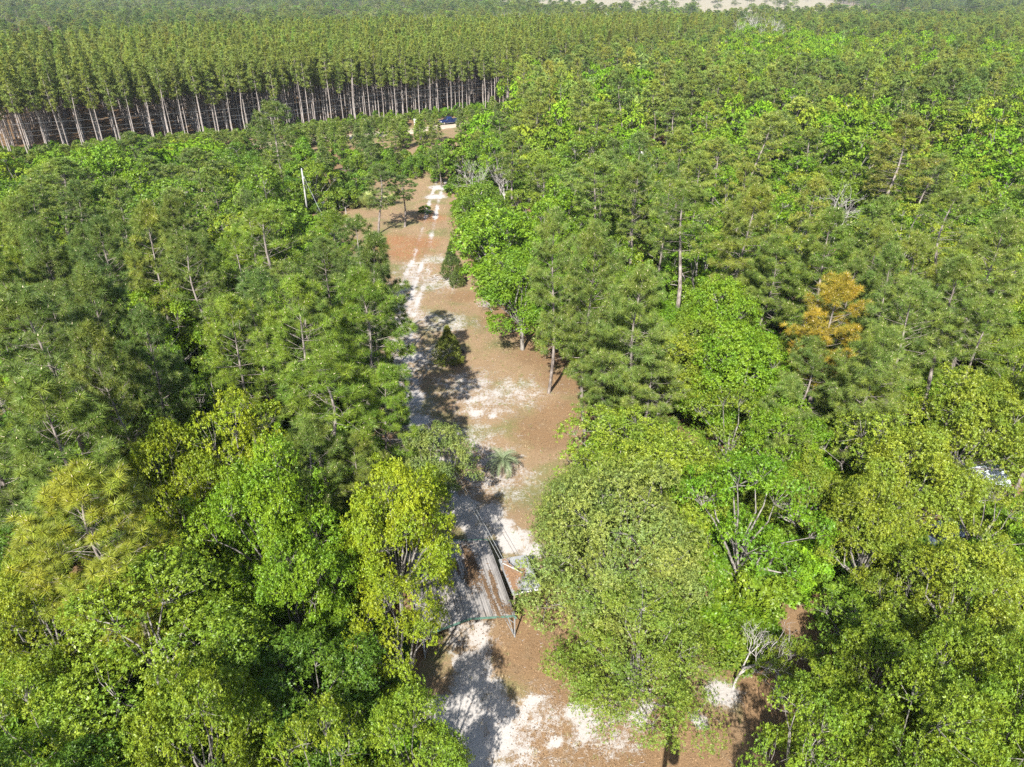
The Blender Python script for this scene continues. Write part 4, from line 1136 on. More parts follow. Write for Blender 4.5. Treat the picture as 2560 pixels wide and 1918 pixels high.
TREES = [
    ('oak', -16.7, 22.8, 10.7, 5.01, 'yg', 'broad yellow-green oak filling the bottom left of the photo'),
    ('oak', -23.8, 25.5, 9.3, 3.29, 'yg', 'yellow-green oak at the left edge below the golden-tufted pine'),
    ('oak', -21.3, 19.9, 8.7, 3.3, 'yg', 'yellow-green oak in the bottom left corner'),
    ('oak', -12.8, 18.0, 11.3, 3.06, 'yg', 'yellow-green oak at the bottom edge, left of the shaded dark oak'),
    ('oak', -9.0, 21.9, 8.0, 3.85, 'dk', 'dark green shaded oak left of the sandy yard'),
    ('oak', -7.6, 17.6, 10.0, 2.7, 'yg', 'sunlit yellow-green oak at the bottom edge below the shaded dark oak'),
    ('oak', -3.9, 17.9, 8.7, 2.34, 'yg', 'small yellow-green oak at the bottom edge beside the white sand'),
    ('oak', -6.6, 30.2, 11.3, 3.21, 'ly', 'tall yellow-green oak overhanging the left side of the carport'),
    ('oak', -5.5, 24.8, 10.0, 2.86, 'ly', 'yellow-green oak hanging over the front left corner of the carport'),
    ('oak', -13.3, 30.0, 12.7, 3.54, 'br', 'bright green rounded oak right of the golden-tufted pine'),
    ('oak', -11.2, 26.8, 10.0, 2.76, 'br', 'bright green oak between the golden-tufted pine and the carport oak'),
    ('oak', -17.4, 36.7, 13.3, 3.6, 'ly', 'lime-yellow oak above the bright green rounded oak'),
    ('oak', -20.2, 34.5, 10.7, 2.88, 'ly', 'small lime-yellow oak touching the golden-tufted pine'),
    ('oak', -5.7, 40.2, 7.3, 2.96, 'pa', 'pale grey-green open oak on the track edge behind the carport'),
    ('pine', -19.3, 25.1, 15.4, 3.52, 'go', 'golden-tufted pine with large needle bursts at lower left'),
    ('pine', -24.4, 32.1, 16.7, 3.75, 'pg', 'tall dark-trunked pine at the left edge above the golden-tufted pine'),
    ('pine', -30.1, 40.8, 17.9, 4.14, 'pd', 'dark green pine at the left edge above the dark-trunked pine'),
    ('pine', -28.9, 45.5, 17.3, 3.24, 'pd', 'dark green pine left of the thin bare-trunked pine'),
    ('pine', -13.8, 42.2, 17.9, 3.19, 'pb', 'bright green pine left in the clump beside the track bend'),
    ('pine', -10.8, 45.9, 16.7, 3.61, 'pb', 'bright green pine right in the clump overhanging the track bend'),
    ('pine', -12.0, 38.9, 14.1, 3.98, 'pb', 'large bright pine at the middle of the clump beside the track'),
    ('pine', -9.6, 41.5, 12.2, 2.83, 'pb', 'bright pine leaning over the shaded track'),
    ('pine', -12.1, 33.3, 12.8, 2.53, 'pg', 'green pine with a bare lower trunk above the bright rounded oak'),
    ('pine', -9.7, 36.1, 10.3, 2.31, 'pg', 'green pine at the track edge left of the pale open oak'),
    ('pine', -19.0, 43.9, 16.0, 3.02, 'pb', 'bright pine between the lime oak and the track-bend clump'),
    ('oak', -31.0, 56.0, 10.7, 4.15, 'br', 'bright green oak under the thin bare-trunked pine'),
    ('oak', -22.8, 47.8, 10.0, 4.07, 'mg', 'medium green feathery oak left of the track-bend pines'),
    ('oak', -28.3, 45.1, 8.7, 3.37, 'mg', 'medium green oak right of the dark-trunked pine'),
    ('pine', -30.4, 57.5, 18.6, 2.53, 'gy', 'thin bare-trunked pine with a golden crown in the left forest'),
    ('oak', -30.7, 76.1, 12.0, 5.01, 'yg', 'yellow-green oak in the middle of the left forest'),
    ('oak', -42.3, 91.1, 12.7, 7.45, 'mg', 'wide medium green oak in the upper left forest'),
    ('oak', -62.0, 110.2, 12.7, 5.74, 'br', 'bright green oak near the sandy road at left'),
    ('pine', -22.2, 66.1, 16.0, 5.11, 'pb', 'bright rounded pine left of the utility pole wires'),
    ('pine', -35.6, 59.4, 16.7, 3.24, 'pd', 'dark pine right of the left edge yellow oaks'),
    ('oak', -53.3, 76.3, 10.7, 6.17, 'yg', 'yellow-green oak at the left edge in the middle distance'),
    ('oak', -64.9, 92.5, 10.7, 5.62, 'mg', 'medium green oak at the left edge below the sandy road'),
    ('oak', -29.1, 65.4, 10.7, 4.7, 'yg', 'yellow-green oak below the wide medium oak'),
    ('oak', -19.0, 82.2, 4.8, 3.05, 'br', 'small bright green oak at the clearing edge beside a bare sapling'),
    ('oak', -23.3, 68.8, 9.3, 4.15, 'yg', 'yellow-green oak below the bright rounded pine'),
    ('pine', -38.1, 118.8, 17.9, 4.58, 'pd', 'tall dark pine with visible grey limbs standing before the plantation'),
    ('pine', -43.3, 101.6, 14.1, 4.55, 'pd', 'dark pine above the wide medium oak'),
    ('pine', -59.5, 116.6, 13.5, 4.06, 'pd', 'dark pine beside the sandy road at left'),
    ('pine', -59.7, 93.7, 14.1, 4.54, 'pg', 'green pine below the sandy road near the left edge'),
    ('pine', -28.2, 93.7, 14.1, 3.63, 'pg', 'green pine just left of the utility pole'),
    ('oak', -34.8, 97.0, 10.7, 4.82, 'br', 'bright green oak left of the bright rounded pine'),
    ('pine', -18.2, 96.0, 12.2, 3.0, 'pd', 'dark pine standing alone in the clearing near the far bend'),
    ('pine', -15.6, 101.9, 9.0, 2.8, 'pd', 'smaller dark pine right of the lone clearing pine'),
    ('olive', 5.8, 30.6, 10.9, 6.1, 'ol', 'huge grey-olive oak with pale limbs right of the carport'),
    ('olive', 6.4, 24.5, 7.5, 4.64, 'og', 'green lower half oak in front of the huge grey-olive oak'),
    ('olive', 2.1, 34.0, 8.5, 3.13, 'ol', 'grey-olive oak beside the palm behind the carport shed'),
    ('oak', 13.7, 32.1, 12.0, 4.31, 'br', 'bright green dense oak right of the huge grey-olive oak'),
    ('oak', 17.9, 50.0, 10.7, 4.2, 'br', 'bright green oak behind the row of tall trackside pines'),
    ('oak', 19.4, 59.9, 10.7, 3.68, 'br', 'bright green oak behind the two tall trackside pines'),
    ('oak', -1.7, 81.5, 11.3, 5.92, 'br', 'bright green oak overhanging the track bend'),
    ('oak', 1.1, 67.7, 10.0, 4.85, 'br', 'bright green oak over the orange leaf litter of the clearing'),
    ('oak', 4.7, 73.0, 10.0, 4.34, 'br', 'bright green oak behind the first trackside pine'),
    ('pine', 6.3, 51.0, 18.6, 3.34, 'pm', 'tall olive pine with a pale trunk at the clearing edge'),
    ('pine', 9.3, 46.6, 16.7, 3.48, 'pm', 'tall olive pine right of the clearing edge pine'),
    ('pine', 3.5, 58.3, 17.9, 2.77, 'pm', 'tall pine standing behind the clearing edge pine'),
    ('pine', 7.1, 50.4, 10.9, 2.94, 'pm', 'lower olive pine beside the clearing edge trunk'),
    ('pine', 10.1, 46.0, 10.3, 2.76, 'pm', 'lower olive pine in front of the tall right-hand pines'),
    ('pine', 23.7, 68.8, 17.3, 4.34, 'gy', 'golden-olive pine with a leaning white trunk and arching dead branch'),
    ('pine', 17.8, 72.1, 16.7, 4.05, 'pg', 'green pine left of the leaning white trunk'),
    ('pine', 28.0, 60.4, 17.3, 4.09, 'pg', 'broad green pine with a forked trunk above the orange pine'),
    ('pine', 24.1, 48.9, 15.4, 3.31, 'or', 'pine with orange-yellow needles in the right forest'),
    ('pine', 24.2, 42.4, 14.7, 3.13, 'pm', 'olive pine below right of the orange pine'),
    ('pine', 28.1, 45.4, 16.0, 3.43, 'pm', 'olive pine right of the orange pine'),
    ('pine', 22.5, 46.4, 11.5, 2.58, 'pm', 'olive pine under the orange pine'),
    ('oak', 24.7, 39.5, 10.7, 3.86, 'yo', 'yellow-green oak below the orange pine'),
    ('oak', 31.9, 41.8, 10.7, 4.37, 'yo', 'yellowish oak at the right edge above the hidden car'),
    ('oak', 25.4, 35.1, 10.0, 3.87, 'yo', 'yellow-green oak above the hidden dark car'),
    ('oak', 29.3, 33.9, 8.7, 2.91, 'yo', 'yellowish oak at the right edge beside the hidden car'),
    ('oak', 20.9, 31.8, 9.3, 2.76, 'yo', 'open yellow-green oak left of the hidden dark car'),
    ('oak', 23.5, 26.4, 9.3, 3.23, 'yo', 'yellow-green oak below the hidden dark car'),
    ('oak', 21.7, 28.6, 8.0, 2.33, 'yo', 'small yellow-green oak below left of the hidden dark car'),
    ('oak', 17.7, 23.1, 8.0, 2.42, 'mo', 'green oak at lower right beside the bare litter patch'),
    ('oak', 20.5, 20.8, 10.7, 2.88, 'mo', 'broad green oak at the right edge low in the photo'),
    ('oak', 14.4, 24.9, 5.3, 1.55, 'mo', 'small green oak right of the huge grey-olive oak'),
    ('oak', 15.8, 17.6, 11.3, 3.06, 'mo', 'broad green oak at the bottom right'),
    ('oak', 19.5, 17.3, 10.7, 2.88, 'mo', 'green oak in the bottom right corner'),
    ('oak', 12.1, 18.2, 10.0, 2.7, 'mo', 'green oak at the bottom edge right of the pole shadow'),
    ('oak', 14.6, 21.2, 7.3, 1.98, 'mo', 'green oak above the bottom edge oak at right'),
    ('pine', 18.6, 41.1, 11.5, 2.2, 'pm', 'olive pine left of the yellow-green oak below the orange pine'),
    ('oak', 11.9, 44.0, 6.0, 3.18, 'mg', 'understorey green oak at the foot of the tall right-hand pines'),
    ('oak', 18.7, 40.8, 9.3, 2.77, 'br', 'bright green oak behind the dense bright oak'),
    ('pine', 52.9, 102.3, 17.9, 5.49, 'gb', 'large golden-brown pine in the far right forest'),
    ('pine', 42.9, 67.4, 16.7, 4.27, 'pm', 'olive pine right of the forked green pine'),
    ('pine', 41.2, 58.0, 17.3, 3.56, 'pm', 'olive pine at the right edge beyond the orange pine'),
    ('pine', 36.4, 53.4, 15.4, 3.18, 'pm', 'olive pine above the right edge yellowish oaks'),
    ('pine', 25.1, 109.2, 15.4, 4.14, 'gy', 'golden pine before the white mobile home'),
    ('pine', 10.7, 89.6, 15.4, 4.35, 'pg', 'green pine in the mid right forest'),
    ('pine', 14.8, 130.0, 16.0, 4.84, 'gy', 'golden pine left of the mobile home'),
    ('oak', 34.7, 129.4, 12.0, 7.51, 'br', 'bright green oak right of the mobile home'),
    ('oak', 28.8, 116.5, 9.3, 4.86, 'br', 'bright green oak before the pale blue car'),
    ('oak', 32.2, 104.4, 10.7, 4.4, 'br', 'bright green oak behind the leaning white trunk'),
    ('pine', 38.3, 114.6, 16.7, 4.67, 'gy', 'golden pine in the mid right forest behind the bleached snag'),
    ('oak', 53.5, 129.4, 12.0, 6.19, 'br', 'bright green oak right of the bleached snag'),
    ('oak', -9.3, 138.1, 9.3, 4.53, 'mg', 'green roadside oak right of the pickup truck'),
    ('oak', -5.6, 159.9, 10.0, 4.84, 'mg', 'green roadside oak hiding the road beyond the pickup'),
    ('pine', -13.5, 136.8, 7.7, 2.6, 'pd', 'dark pine at the road edge in front of the pickup'),
    ('pine', 0.3, 114.1, 14.1, 3.61, 'pg', 'green pine behind the bleached twiggy tree'),
]
HAZE = True
def ordinal(n):
    one = ['', 'first', 'second', 'third', 'fourth', 'fifth', 'sixth', 'seventh', 'eighth', 'ninth', 'tenth', 'eleventh', 'twelfth', 'thirteenth', 'fourteenth', 'fifteenth',
           'sixteenth', 'seventeenth', 'eighteenth', 'nineteenth']
    if n < 20: return one[n]
    tens = ['', '', 'twent', 'thirt', 'fort', 'fift', 'sixt', 'sevent', 'eight', 'ninet']
    return tens[n // 10] + ('ieth' if n % 10 == 0 else 'y-' + one[n % 10])

def lod(kind, x, y, i):
    d = math.hypot(x, y)
    if kind == 'olive': return 'oliveN%d' % (i % 2)
    if kind == 'oak' and d < 78 and i % 9 in (2, 5, 8): return 'oakS%d' % (i % 3)
    if kind == 'oak': return ('oakN%d' % (i % 6)) if d < 78 else (('oakM%d' % (i % 5)) if d < 135 else 'oakF%d' % (i % 4))
    if kind == 'pine': return ('pineN%d' % (i % 6)) if d < 82 else (('pineM%d' % (i % 4)) if d < 150 else 'pineF%d' % (i % 3))

for i, (k, x, y, h, rad, c, lab) in enumerate(TREES):
    if lab.startswith('dark pine standing alone'): x, y, h, rad = -20.8, 107.9, 10.5, 3.2
    if lab.startswith('smaller dark pine right'): x, y, h, rad = -17.2, 111.5, 8.0, 2.7
    key = lod(k, x, y, i)
    if 'front left corner of the carport' in lab: key = 'oakS%d' % (i % 3)
    if lab.startswith('green pine just left of the utility'): x, rad = -31.6, 2.3
    if 'golden-tufted pine with' in lab: key = 'pineN1'
    if lab.startswith('huge grey-olive'): x, rad = 5.8, 5.8
    if lab.startswith('green lower half'): x, y, rad = 6.4, 25.3, 4.4
    if lab.startswith('grey-olive oak beside'): x, rad = 3.6, 2.3
    if 'clearing edge pine' in lab or lab.startswith('tall olive pine with a pale'): key = 'pineN%d' % (1, 3, 5)[i % 3]
    plant(k, key, x, y, h, rad, c, lab)

# trees standing just outside the frame whose shade falls into it
plant('oak', 'oakS1', -4.6, 13.4, 9.6, 1.5, 'yg', 'slim oak just below the frame that shades the white sand')
plant('oak', 'oakN3', 10.8, 14.2, 9.5, 2.2, 'mo', 'oak just below the frame beside the transformer pole')

# --- hand-placed singles
plant('cedar', 'cedar0', -6.5, 64.6, 4.3, 1.45, 'ce', 'olive cedar with a pointed top in the middle of the clearing')
plant('cedar', 'cedar1', -7.9, 88.4, 5.2, 1.35, (0.085, 0.125, 0.03), 'taller green cedar beside the track at the oak edge')
plant('cedar', 'cedar0', -7.0, 86.0, 3.0, 1.1, (0.105, 0.14, 0.03), 'low cedar shrub at the foot of the taller green cedar')
plant('bare', 'bare1', 56.5, 71.0, 9.0, 3.4, 'pd', 'grey leafless tree with spreading limbs at the far right edge')
plant('bare', 'bare0', 45.0, 95.0, 10.5, 3.2, 'pd', 'bleached bare forked tree in the mid right forest')
plant('bare', 'snag', 43.5, 96.5, 7.5, 2.0, 'pd', 'broken bleached snag left of the bleached bare forked tree')
plant('bare', 'twiggy0', -5.2, 118.0, 11.5, 4.0, 'pd', 'pale twiggy leafless tree at the right side of the far clearing')
plant('bare', 'twiggy1', -1.2, 120.5, 10.5, 3.6, 'pd', 'second pale leafless tree right of the pale twiggy tree')
plant('bare', 'sapling', -19.3, 86.6, 4.6, 1.2, 'pd', 'thin bare sapling standing at the left clearing edge')
plant('bare', 'bare1', 16.2, 14.5, 8.5, 2.0, 'pd', 'pale dead branches among the oaks at the bottom right')
plant('bare', 'twiggy0', -2.4, 77.5, 3.2, 1.8, 'pd', 'dry grey dead sapling bent under the bright oak at the clearing edge')
plant('bare', 'twiggy1', -3.4, 81.5, 2.6, 1.6, 'pd', 'fallen grey brush beside the low cedar shrub')
plant('bare', 'twiggy1', -5.6, 66.9, 1.7, 1.2, 'pd', 'dry twigs behind the olive cedar')
plant('bare', 'bare1', 12.3, 26.0, 7.5, 2.2, 'pd', 'forked pale dead tree between the olive oak and the bright dense oak')
plant('pine', 'pineM1', -6.5, 141.0, 9.5, 2.6, 'gy', 'golden conical pine at the road before the plantation corner')

# --- palm
def palm():
    root = empty('palm', (-0.8, 46.0, ground_z(-.8, 46)))
    tag(root, 'silvery green feather palm with arching fronds behind the shed', 'palm')
    M_PALM = worn('palm_frond', (0.09, 0.125, 0.055), (0.19, 0.225, 0.12), 6, 0.5, 0.4)
    M_PTRUNK = bark('palm_trunk', (0.10, 0.08, 0.06), (0.22, 0.18, 0.14), 9)
    MB().tube([(0, 0, -.2), (0, 0, .4), (.03, 0, .8), (.03, 0, 1.15)], [.26, .24, .21, .12], 10).build('trunk', M_PTRUNK, root)
    r = np.random.default_rng(3)
    for k in range(26):
        az = k * 2.39996 + r.normal() * .1
        f = k / 26
        el0 = R(78 - 70 * f)
        L = 1.65 + .35 * r.random()
        pts = []; p = Vector((.03, 0, 1.1)); e = el0
        n = 9
        for i in range(n + 1):
            pts.append(p.copy())
            d = Vector((math.cos(az) * math.cos(e), math.sin(az) * math.cos(e), math.sin(e)))
            p = p + d * (L / n); e -= R(13 + 3 * f)
        mb = MB(); mb.tube(pts, [.022 * (1 - .8 * i / n) for i in range(n + 1)], 4, cap=False)
        for i in range(2, n * 5):
            t = i / (n * 5); q = t * n; ii = min(int(q), n - 1)
            b = pts[ii].lerp(pts[ii + 1], q - ii); fw = (pts[ii + 1] - pts[ii]).normalized()
            sd = fw.cross(Vector((0, 0, 1))).normalized(); up = sd.cross(fw)
            ll = .42 * math.sin(math.pi * min(1, .15 + .85 * t) ** .8) + .08
            for s in (-1, 1):
                tp = b + (fw * .75 + sd * s * .7 + up * .35).normalized() * ll + Vector((0, 0, -.04))
                w = fw * .014
                mb.poly([b - w, b + w, tp])
        mb.build('frond', M_PALM, root)
palm()

# --- palmetto clumps along the far left edge of the clearing
def palmetto_mesh():
    r = np.random.default_rng(12)
    mb = MB()
    for k in range(16):
        az = r.random() * 6.28; el = R(25 + 50 * r.random()); L = .5 + .5 * r.random()
        d = Vector((math.cos(az) * math.cos(el), math.sin(az) * math.cos(el), math.sin(el)))
        tip = d * L
        mb.tube([(0, 0, 0), tip * .5 + Vector((0, 0, .05)), tip], .012, 3, cap=False)
        sd = d.cross(Vector((0, 0, 1))).normalized(); up = sd.cross(d)
        for j in range(15):
            t = (j / 14 - .5) * R(210)
            e = tip + (d * math.cos(t) + sd * math.sin(t)).normalized() * (.42 + .1 * r.random()) - Vector((0, 0, .12 * r.random()))
            w = (sd * math.cos(t) - d * math.sin(t)) * .028
            mid = tip.lerp(e, .5) + up * .03
            mb.poly([tip, mid - w, e, mid + w])
    return mb.mesh('palmetto_fans', worn('palmetto_leaf', (0.10, 0.14, 0.03), (0.24, 0.26, 0.07), 3, 0.5, 0.4))
PAL = palmetto_mesh()
pal_spots = [(-27.5, 121.5), (-26.0, 122.6), (-24.8, 122.0), (-23.6, 123.4), (-22.2, 123.0), (-25.2, 124.4), (-28.6, 123.2), (-21.2, 124.8), (-30.2, 121.6), (-23.0, 125.6), (-9.0, 150.0), (-11.5, 152.5), (-15.0, 148.5), (-18.5, 155.0)]
for i, (x, y) in enumerate(pal_spots):
    o = link('palmetto', PAL, loc=(x, y, ground_z(x, y)), rot=(0, 0, i * 1.7), scale=(1.1 + .5 * (i % 3),) * 3)
    tag(o, 'fan-leaved palmetto, %s from the left in the clump beyond the pole wires' % ordinal(1 + sorted(range(10), key=lambda q: pal_spots[q][0]).index(i)) if i < 10 else 'fan-leaved palmetto, %s from the right in the dry scrub before the road' % ordinal(i - 9), 'palmetto', 'palmettos at the far clearing edge' if i < 10 else 'palmettos in the scrub by the road')

# --- limbs and debris lying in the clearing
def debris():
    r = random.Random(4)
    spots_ = [(-10.3, 88.6, 'grey driftwood heap beside the taller green cedar', 1.3), (-2.9, 79.3, 'pile of dead grey branches at the clearing edge under the bright oak', 1.7), (-7.9, 66.4, 'low grey brush pile left of the olive cedar', 1.2),
              (-15.4, 151.0, 'grey brush heap in the dry scrub near the road', 1.8)]
    for x, y, lab, s in spots_:
        mb = MB()
        for k in range(26):
            a = r.random() * 6.28; b = Vector((r.gauss(0, .25), r.gauss(0, .25), .05 + r.random() * .2)) * s
            e = b + Vector((math.cos(a), math.sin(a), r.random() * .35)) * s * (.4 + .5 * r.random())
            m = b.lerp(e, .5) + Vector((r.gauss(0, .06), r.gauss(0, .06), .05))
            mb.tube([b, m, e], [.03, .02, .008], 4, cap=False)
        tag(mb.build('brush_pile', M_DEAD, loc=(x, y, ground_z(x, y))), lab, 'brush pile')
debris()

# ------------------------------------------------------------------ filling the forest with individual trees
def frustum(x, y, z=8.0, m=1.06):
    d = y * 0.8712 + (34 - z) * 0.4909
    if d < 5: return False
    u = x / d; v = ((34 - z) * 0.8712 - y * 0.4909) / d
    return abs(u) < 0.7213 * m and v < 0.5404 * m + 0.05

def road_y(x):
    for (ax, ay), (bx, by) in zip(ROAD[:-1], ROAD[1:]):
        if ax <= x <= bx: return ay + (by - ay) * (x - ax) / (bx - ax)
    return ROAD[0][1] if x < ROAD[0][0] else ROAD[-1][1]

BLOCK = [(17.5, 29.5, 1.7), (14.6, 24.2, 2.0), (16.5, 26.8, 1.5), (-2.4, 32, 4.6), (0.2, 32.4, 2.5), (29.6, 37.6, 2.0), (35.2, 43.2, 1.9), (23.4, 160.5, 7.5), (27.9, 152.2, 2.2), (-33.6, 115.5, 1.0), (-17, 206, 4)]
def ok(x, y, rad, mind):
    if in_poly(np.array([x]), np.array([y]), CLEAR)[0]: return False
    for bx, by, br in BLOCK:
        if math.hypot(x - bx, y - by) < br + 0.5: return False
    for p in PLACED:
        dd = (p['x'] - x) ** 2 + (p['y'] - y) ** 2
        if dd < (mind * (rad + p['r'])) ** 2: return False
    return True

# things the photograph shows between the trees: nothing tall may stand in front of them
SEEN = [(-33.6, 115.5, 2.5, 0.4), (-17.4, 206, 0.8, 2.2), (-26.6, 203, 0.8, 0.8), (-4.0, 118, 6.5, 3.0), (45, 95, 4.5, 1.6), (56.5, 71, 5.0, 2.0), (29.6, 37.6, 0.9, 0.6), (-20.8, 107.9, 0.5, 1.5)]
def hides(x, y, rad, h):
    for sx, sy, sz, sr in SEEN:
        if y >= sy: continue
        t = y / sy
        if abs(x - sx * t) < sr * t + rad * 0.85 and h > 34 - (34 - sz) * t: return True
    return False

def edge_limit(x, y):
    """tallest tree here that still lets the foot of the plantation show"""
    if x > -6: return 99.0
    lo, hi = 1.0, 4.0
    for _ in range(24):
        m = (lo + hi) / 2
        if y * m < 223 + (x * m + 14.6) * 0.56: lo = m
        else: hi = m
    return 34 * (1 - 1 / lo) * 0.84 + 0.3

def fill():
    rr = random.Random(77)
    n_oak = n_pine = 0
    tries = 0
    i = 0
    while tries < 9000:
        tries += 1
        # sample denser near the camera
        y = 14 + 150 * rr.random() ** 1.25
        x = (rr.random() * 2 - 1) * (0.76 * (y * 0.8712 + 13))
        if not frustum(x, y): continue
        if x < -8 and y > road_y(x) - 17: continue
        if -62 < x < -6 and y > 121 + 0.35 * max(0, -34 - x): continue
        if x >= 0 and y > 158: continue
        # patches of pine and oak
        pn = (0.30 if x < 0 else 0.20) + 0.28 * math.sin(x * 0.085 + 0.6) * math.sin(y * 0.071 + 1.1) + 0.18 * math.sin(x * 0.21 - y * 0.16)
        if x > 10 and y < 40: pn = 0.08
        if x < -5 and y < 30: pn = 0.0
        if x > 25 and 40 < y < 75: pn += 0.2
        kind = 'pine' if rr.random() < pn else 'oak'
        rad = (2.4 + 1.2 * rr.random()) if kind == 'pine' else (2.6 + 1.9 * rr.random())
        if y > 85: rad *= 1.2
        if not ok(x, y, rad, 0.62) or hides(x, y, rad, 9.0 if kind == 'oak' else 14.0): continue
        if kind == 'pine':
            if n_pine >= 215: continue
            n_pine += 1
            h = (13 + 4.5 * rr.random()) if y < 100 else (10.5 + 4 * rr.random())
            if h > edge_limit(x, y): continue
            c = rr.choice(('pg', 'pd', 'pb', 'pm') if x < 0 else ('pm', 'pg', 'pm', 'gy', 'pd'))
        else:
            if n_oak >= 235: continue
            n_oak += 1
            h = min(rad * (1.9 + .7 * rr.random()), edge_limit(x, y))
            if h < 3.5: continue
            c = rr.choice(('yg', 'br', 'mg', 'dk', 'br') if x < 0 else (('br', 'br', 'mg', 'yo', 'mg') if y > 60 else ('yo', 'mo', 'mo', 'yo')))
        i += 1
        plant(kind, lod(kind, x, y, i), x, y, h, rad, c)
    # roadside young pines and understorey at the far end of the clearing
    ny = 0
    for t in range(2600):
        x = -125 + 125 * rr.random(); off = rr.choice((-1, 1)) * (4.2 + 15 * rr.random() ** 1.3)
        y = road_y(x) + off
        if off > 0 and off > 13: continue
        if -40 < x < -12 and off < 0: y = road_y(x) - 4.5 - 45 * rr.random()
        if x > -12 and y > 214: continue
        if not frustum(x, y, 3) or not ok(x, y, 0.9, 0.72): continue
        if abs(x + 26.5) < 1.8 and abs(y - 202) < 3.0: continue
        if abs(x + 17.4 * y / 206) < 2.6 and y > 150: continue
        if abs(x + 26.6 * y / 203) < 1.1 and y > 165: continue
        if -20 < x < -8 and 140 < y < 168 and rr.random() < .75: continue
        h = 3.2 + 3.6 * rr.random()
        if off < 0 and rr.random() < .25: h += 2.5
        h = min(h, edge_limit(x, y) + 1.2) if off < 0 else min(h, 3.0)
        if h < 1.6: continue
        plant('young', 'young%d' % rr.randrange(4), x, y, h, 0.95 + 0.17 * h * .8, rr.choice(('yp', 'pd', 'pg', 'pb')))
        ny += 1
        if ny >= 190: break
    print('FILL', n_oak, n_pine, ny)
fill()

# ------------------------------------------------------------------ the pine plantation in its rows
PLANT = [(-230, 88), (-111, 158), (-60, 192), (-14.6, 222), (2, 233), (122, 430), (62, 452), (-110, 364), (-182, 274), (-300, 190)]
def plantation():
    rr = np.random.default_rng(31)
    d = np.array([-0.49, 0.872]); a = np.array([0.872, 0.49])
    o = np.array([-14.6, 224.0])
    pts = []
    for i in range(-95, 70):
        for j in range(-9, 125):
            p = o + a * (i * 3.7) + d * (j * 2.35)
            p = p + rr.normal(size=2) * np.array([0.28, 0.28])
            if rr.random() < .09: continue
            pts.append(p)
    pts = np.array(pts)
    ins = in_poly(pts[:, 0], pts[:, 1], PLANT)
    pts = pts[ins]
    dep = pts[:, 1] * .8712 + 16
    vis = np.abs(pts[:, 0]) < dep * .74 + 4
    pts = pts[vis]
    # how far behind the front edge of the stand
    front = (pts - o) @ np.array([-0.49, 0.872]) + np.interp(pts[:, 0], [-111, -60, -14], [8.5, 5.0, 0])
    order = np.argsort(front + 0.10 * np.abs(pts[:, 0] + 60) * 0)
    ind, rest = order[:290], order[290:]
    rank = np.floor((front[ind] - front[ind].min()) / 2.35).astype(int)
    along = (pts[ind] - o) @ a
    RANKS = ['front', 'second', 'third', 'fourth', 'fifth', 'sixth', 'seventh', 'eighth', 'ninth', 'tenth']
    lab = {}
    for rk in range(rank.max() + 1):
        ids = [q for q in range(len(ind)) if rank[q] == rk]
        ids.sort(key=lambda q: along[q])
        for n_, q in enumerate(ids):
            lab[q] = 'slender pine in the %s rank of the plantation, %s from the left' % (RANKS[min(rk, 9)], ordinal(n_ + 1))
    for k, idx in enumerate(ind):
        x, y = pts[idx]
        h = 16.4 + 4.8 * rr.random()
        plant('plant', 'plant%d' % rr.integers(5), float(x), float(y), float(h), float(1.5 + .8 * rr.random()), 'pl',
              lab[k], 'plantation pines along the front edge')
    return pts[rest], rr
REST, rr_p = plantation()
print('PLANT rest', len(REST))

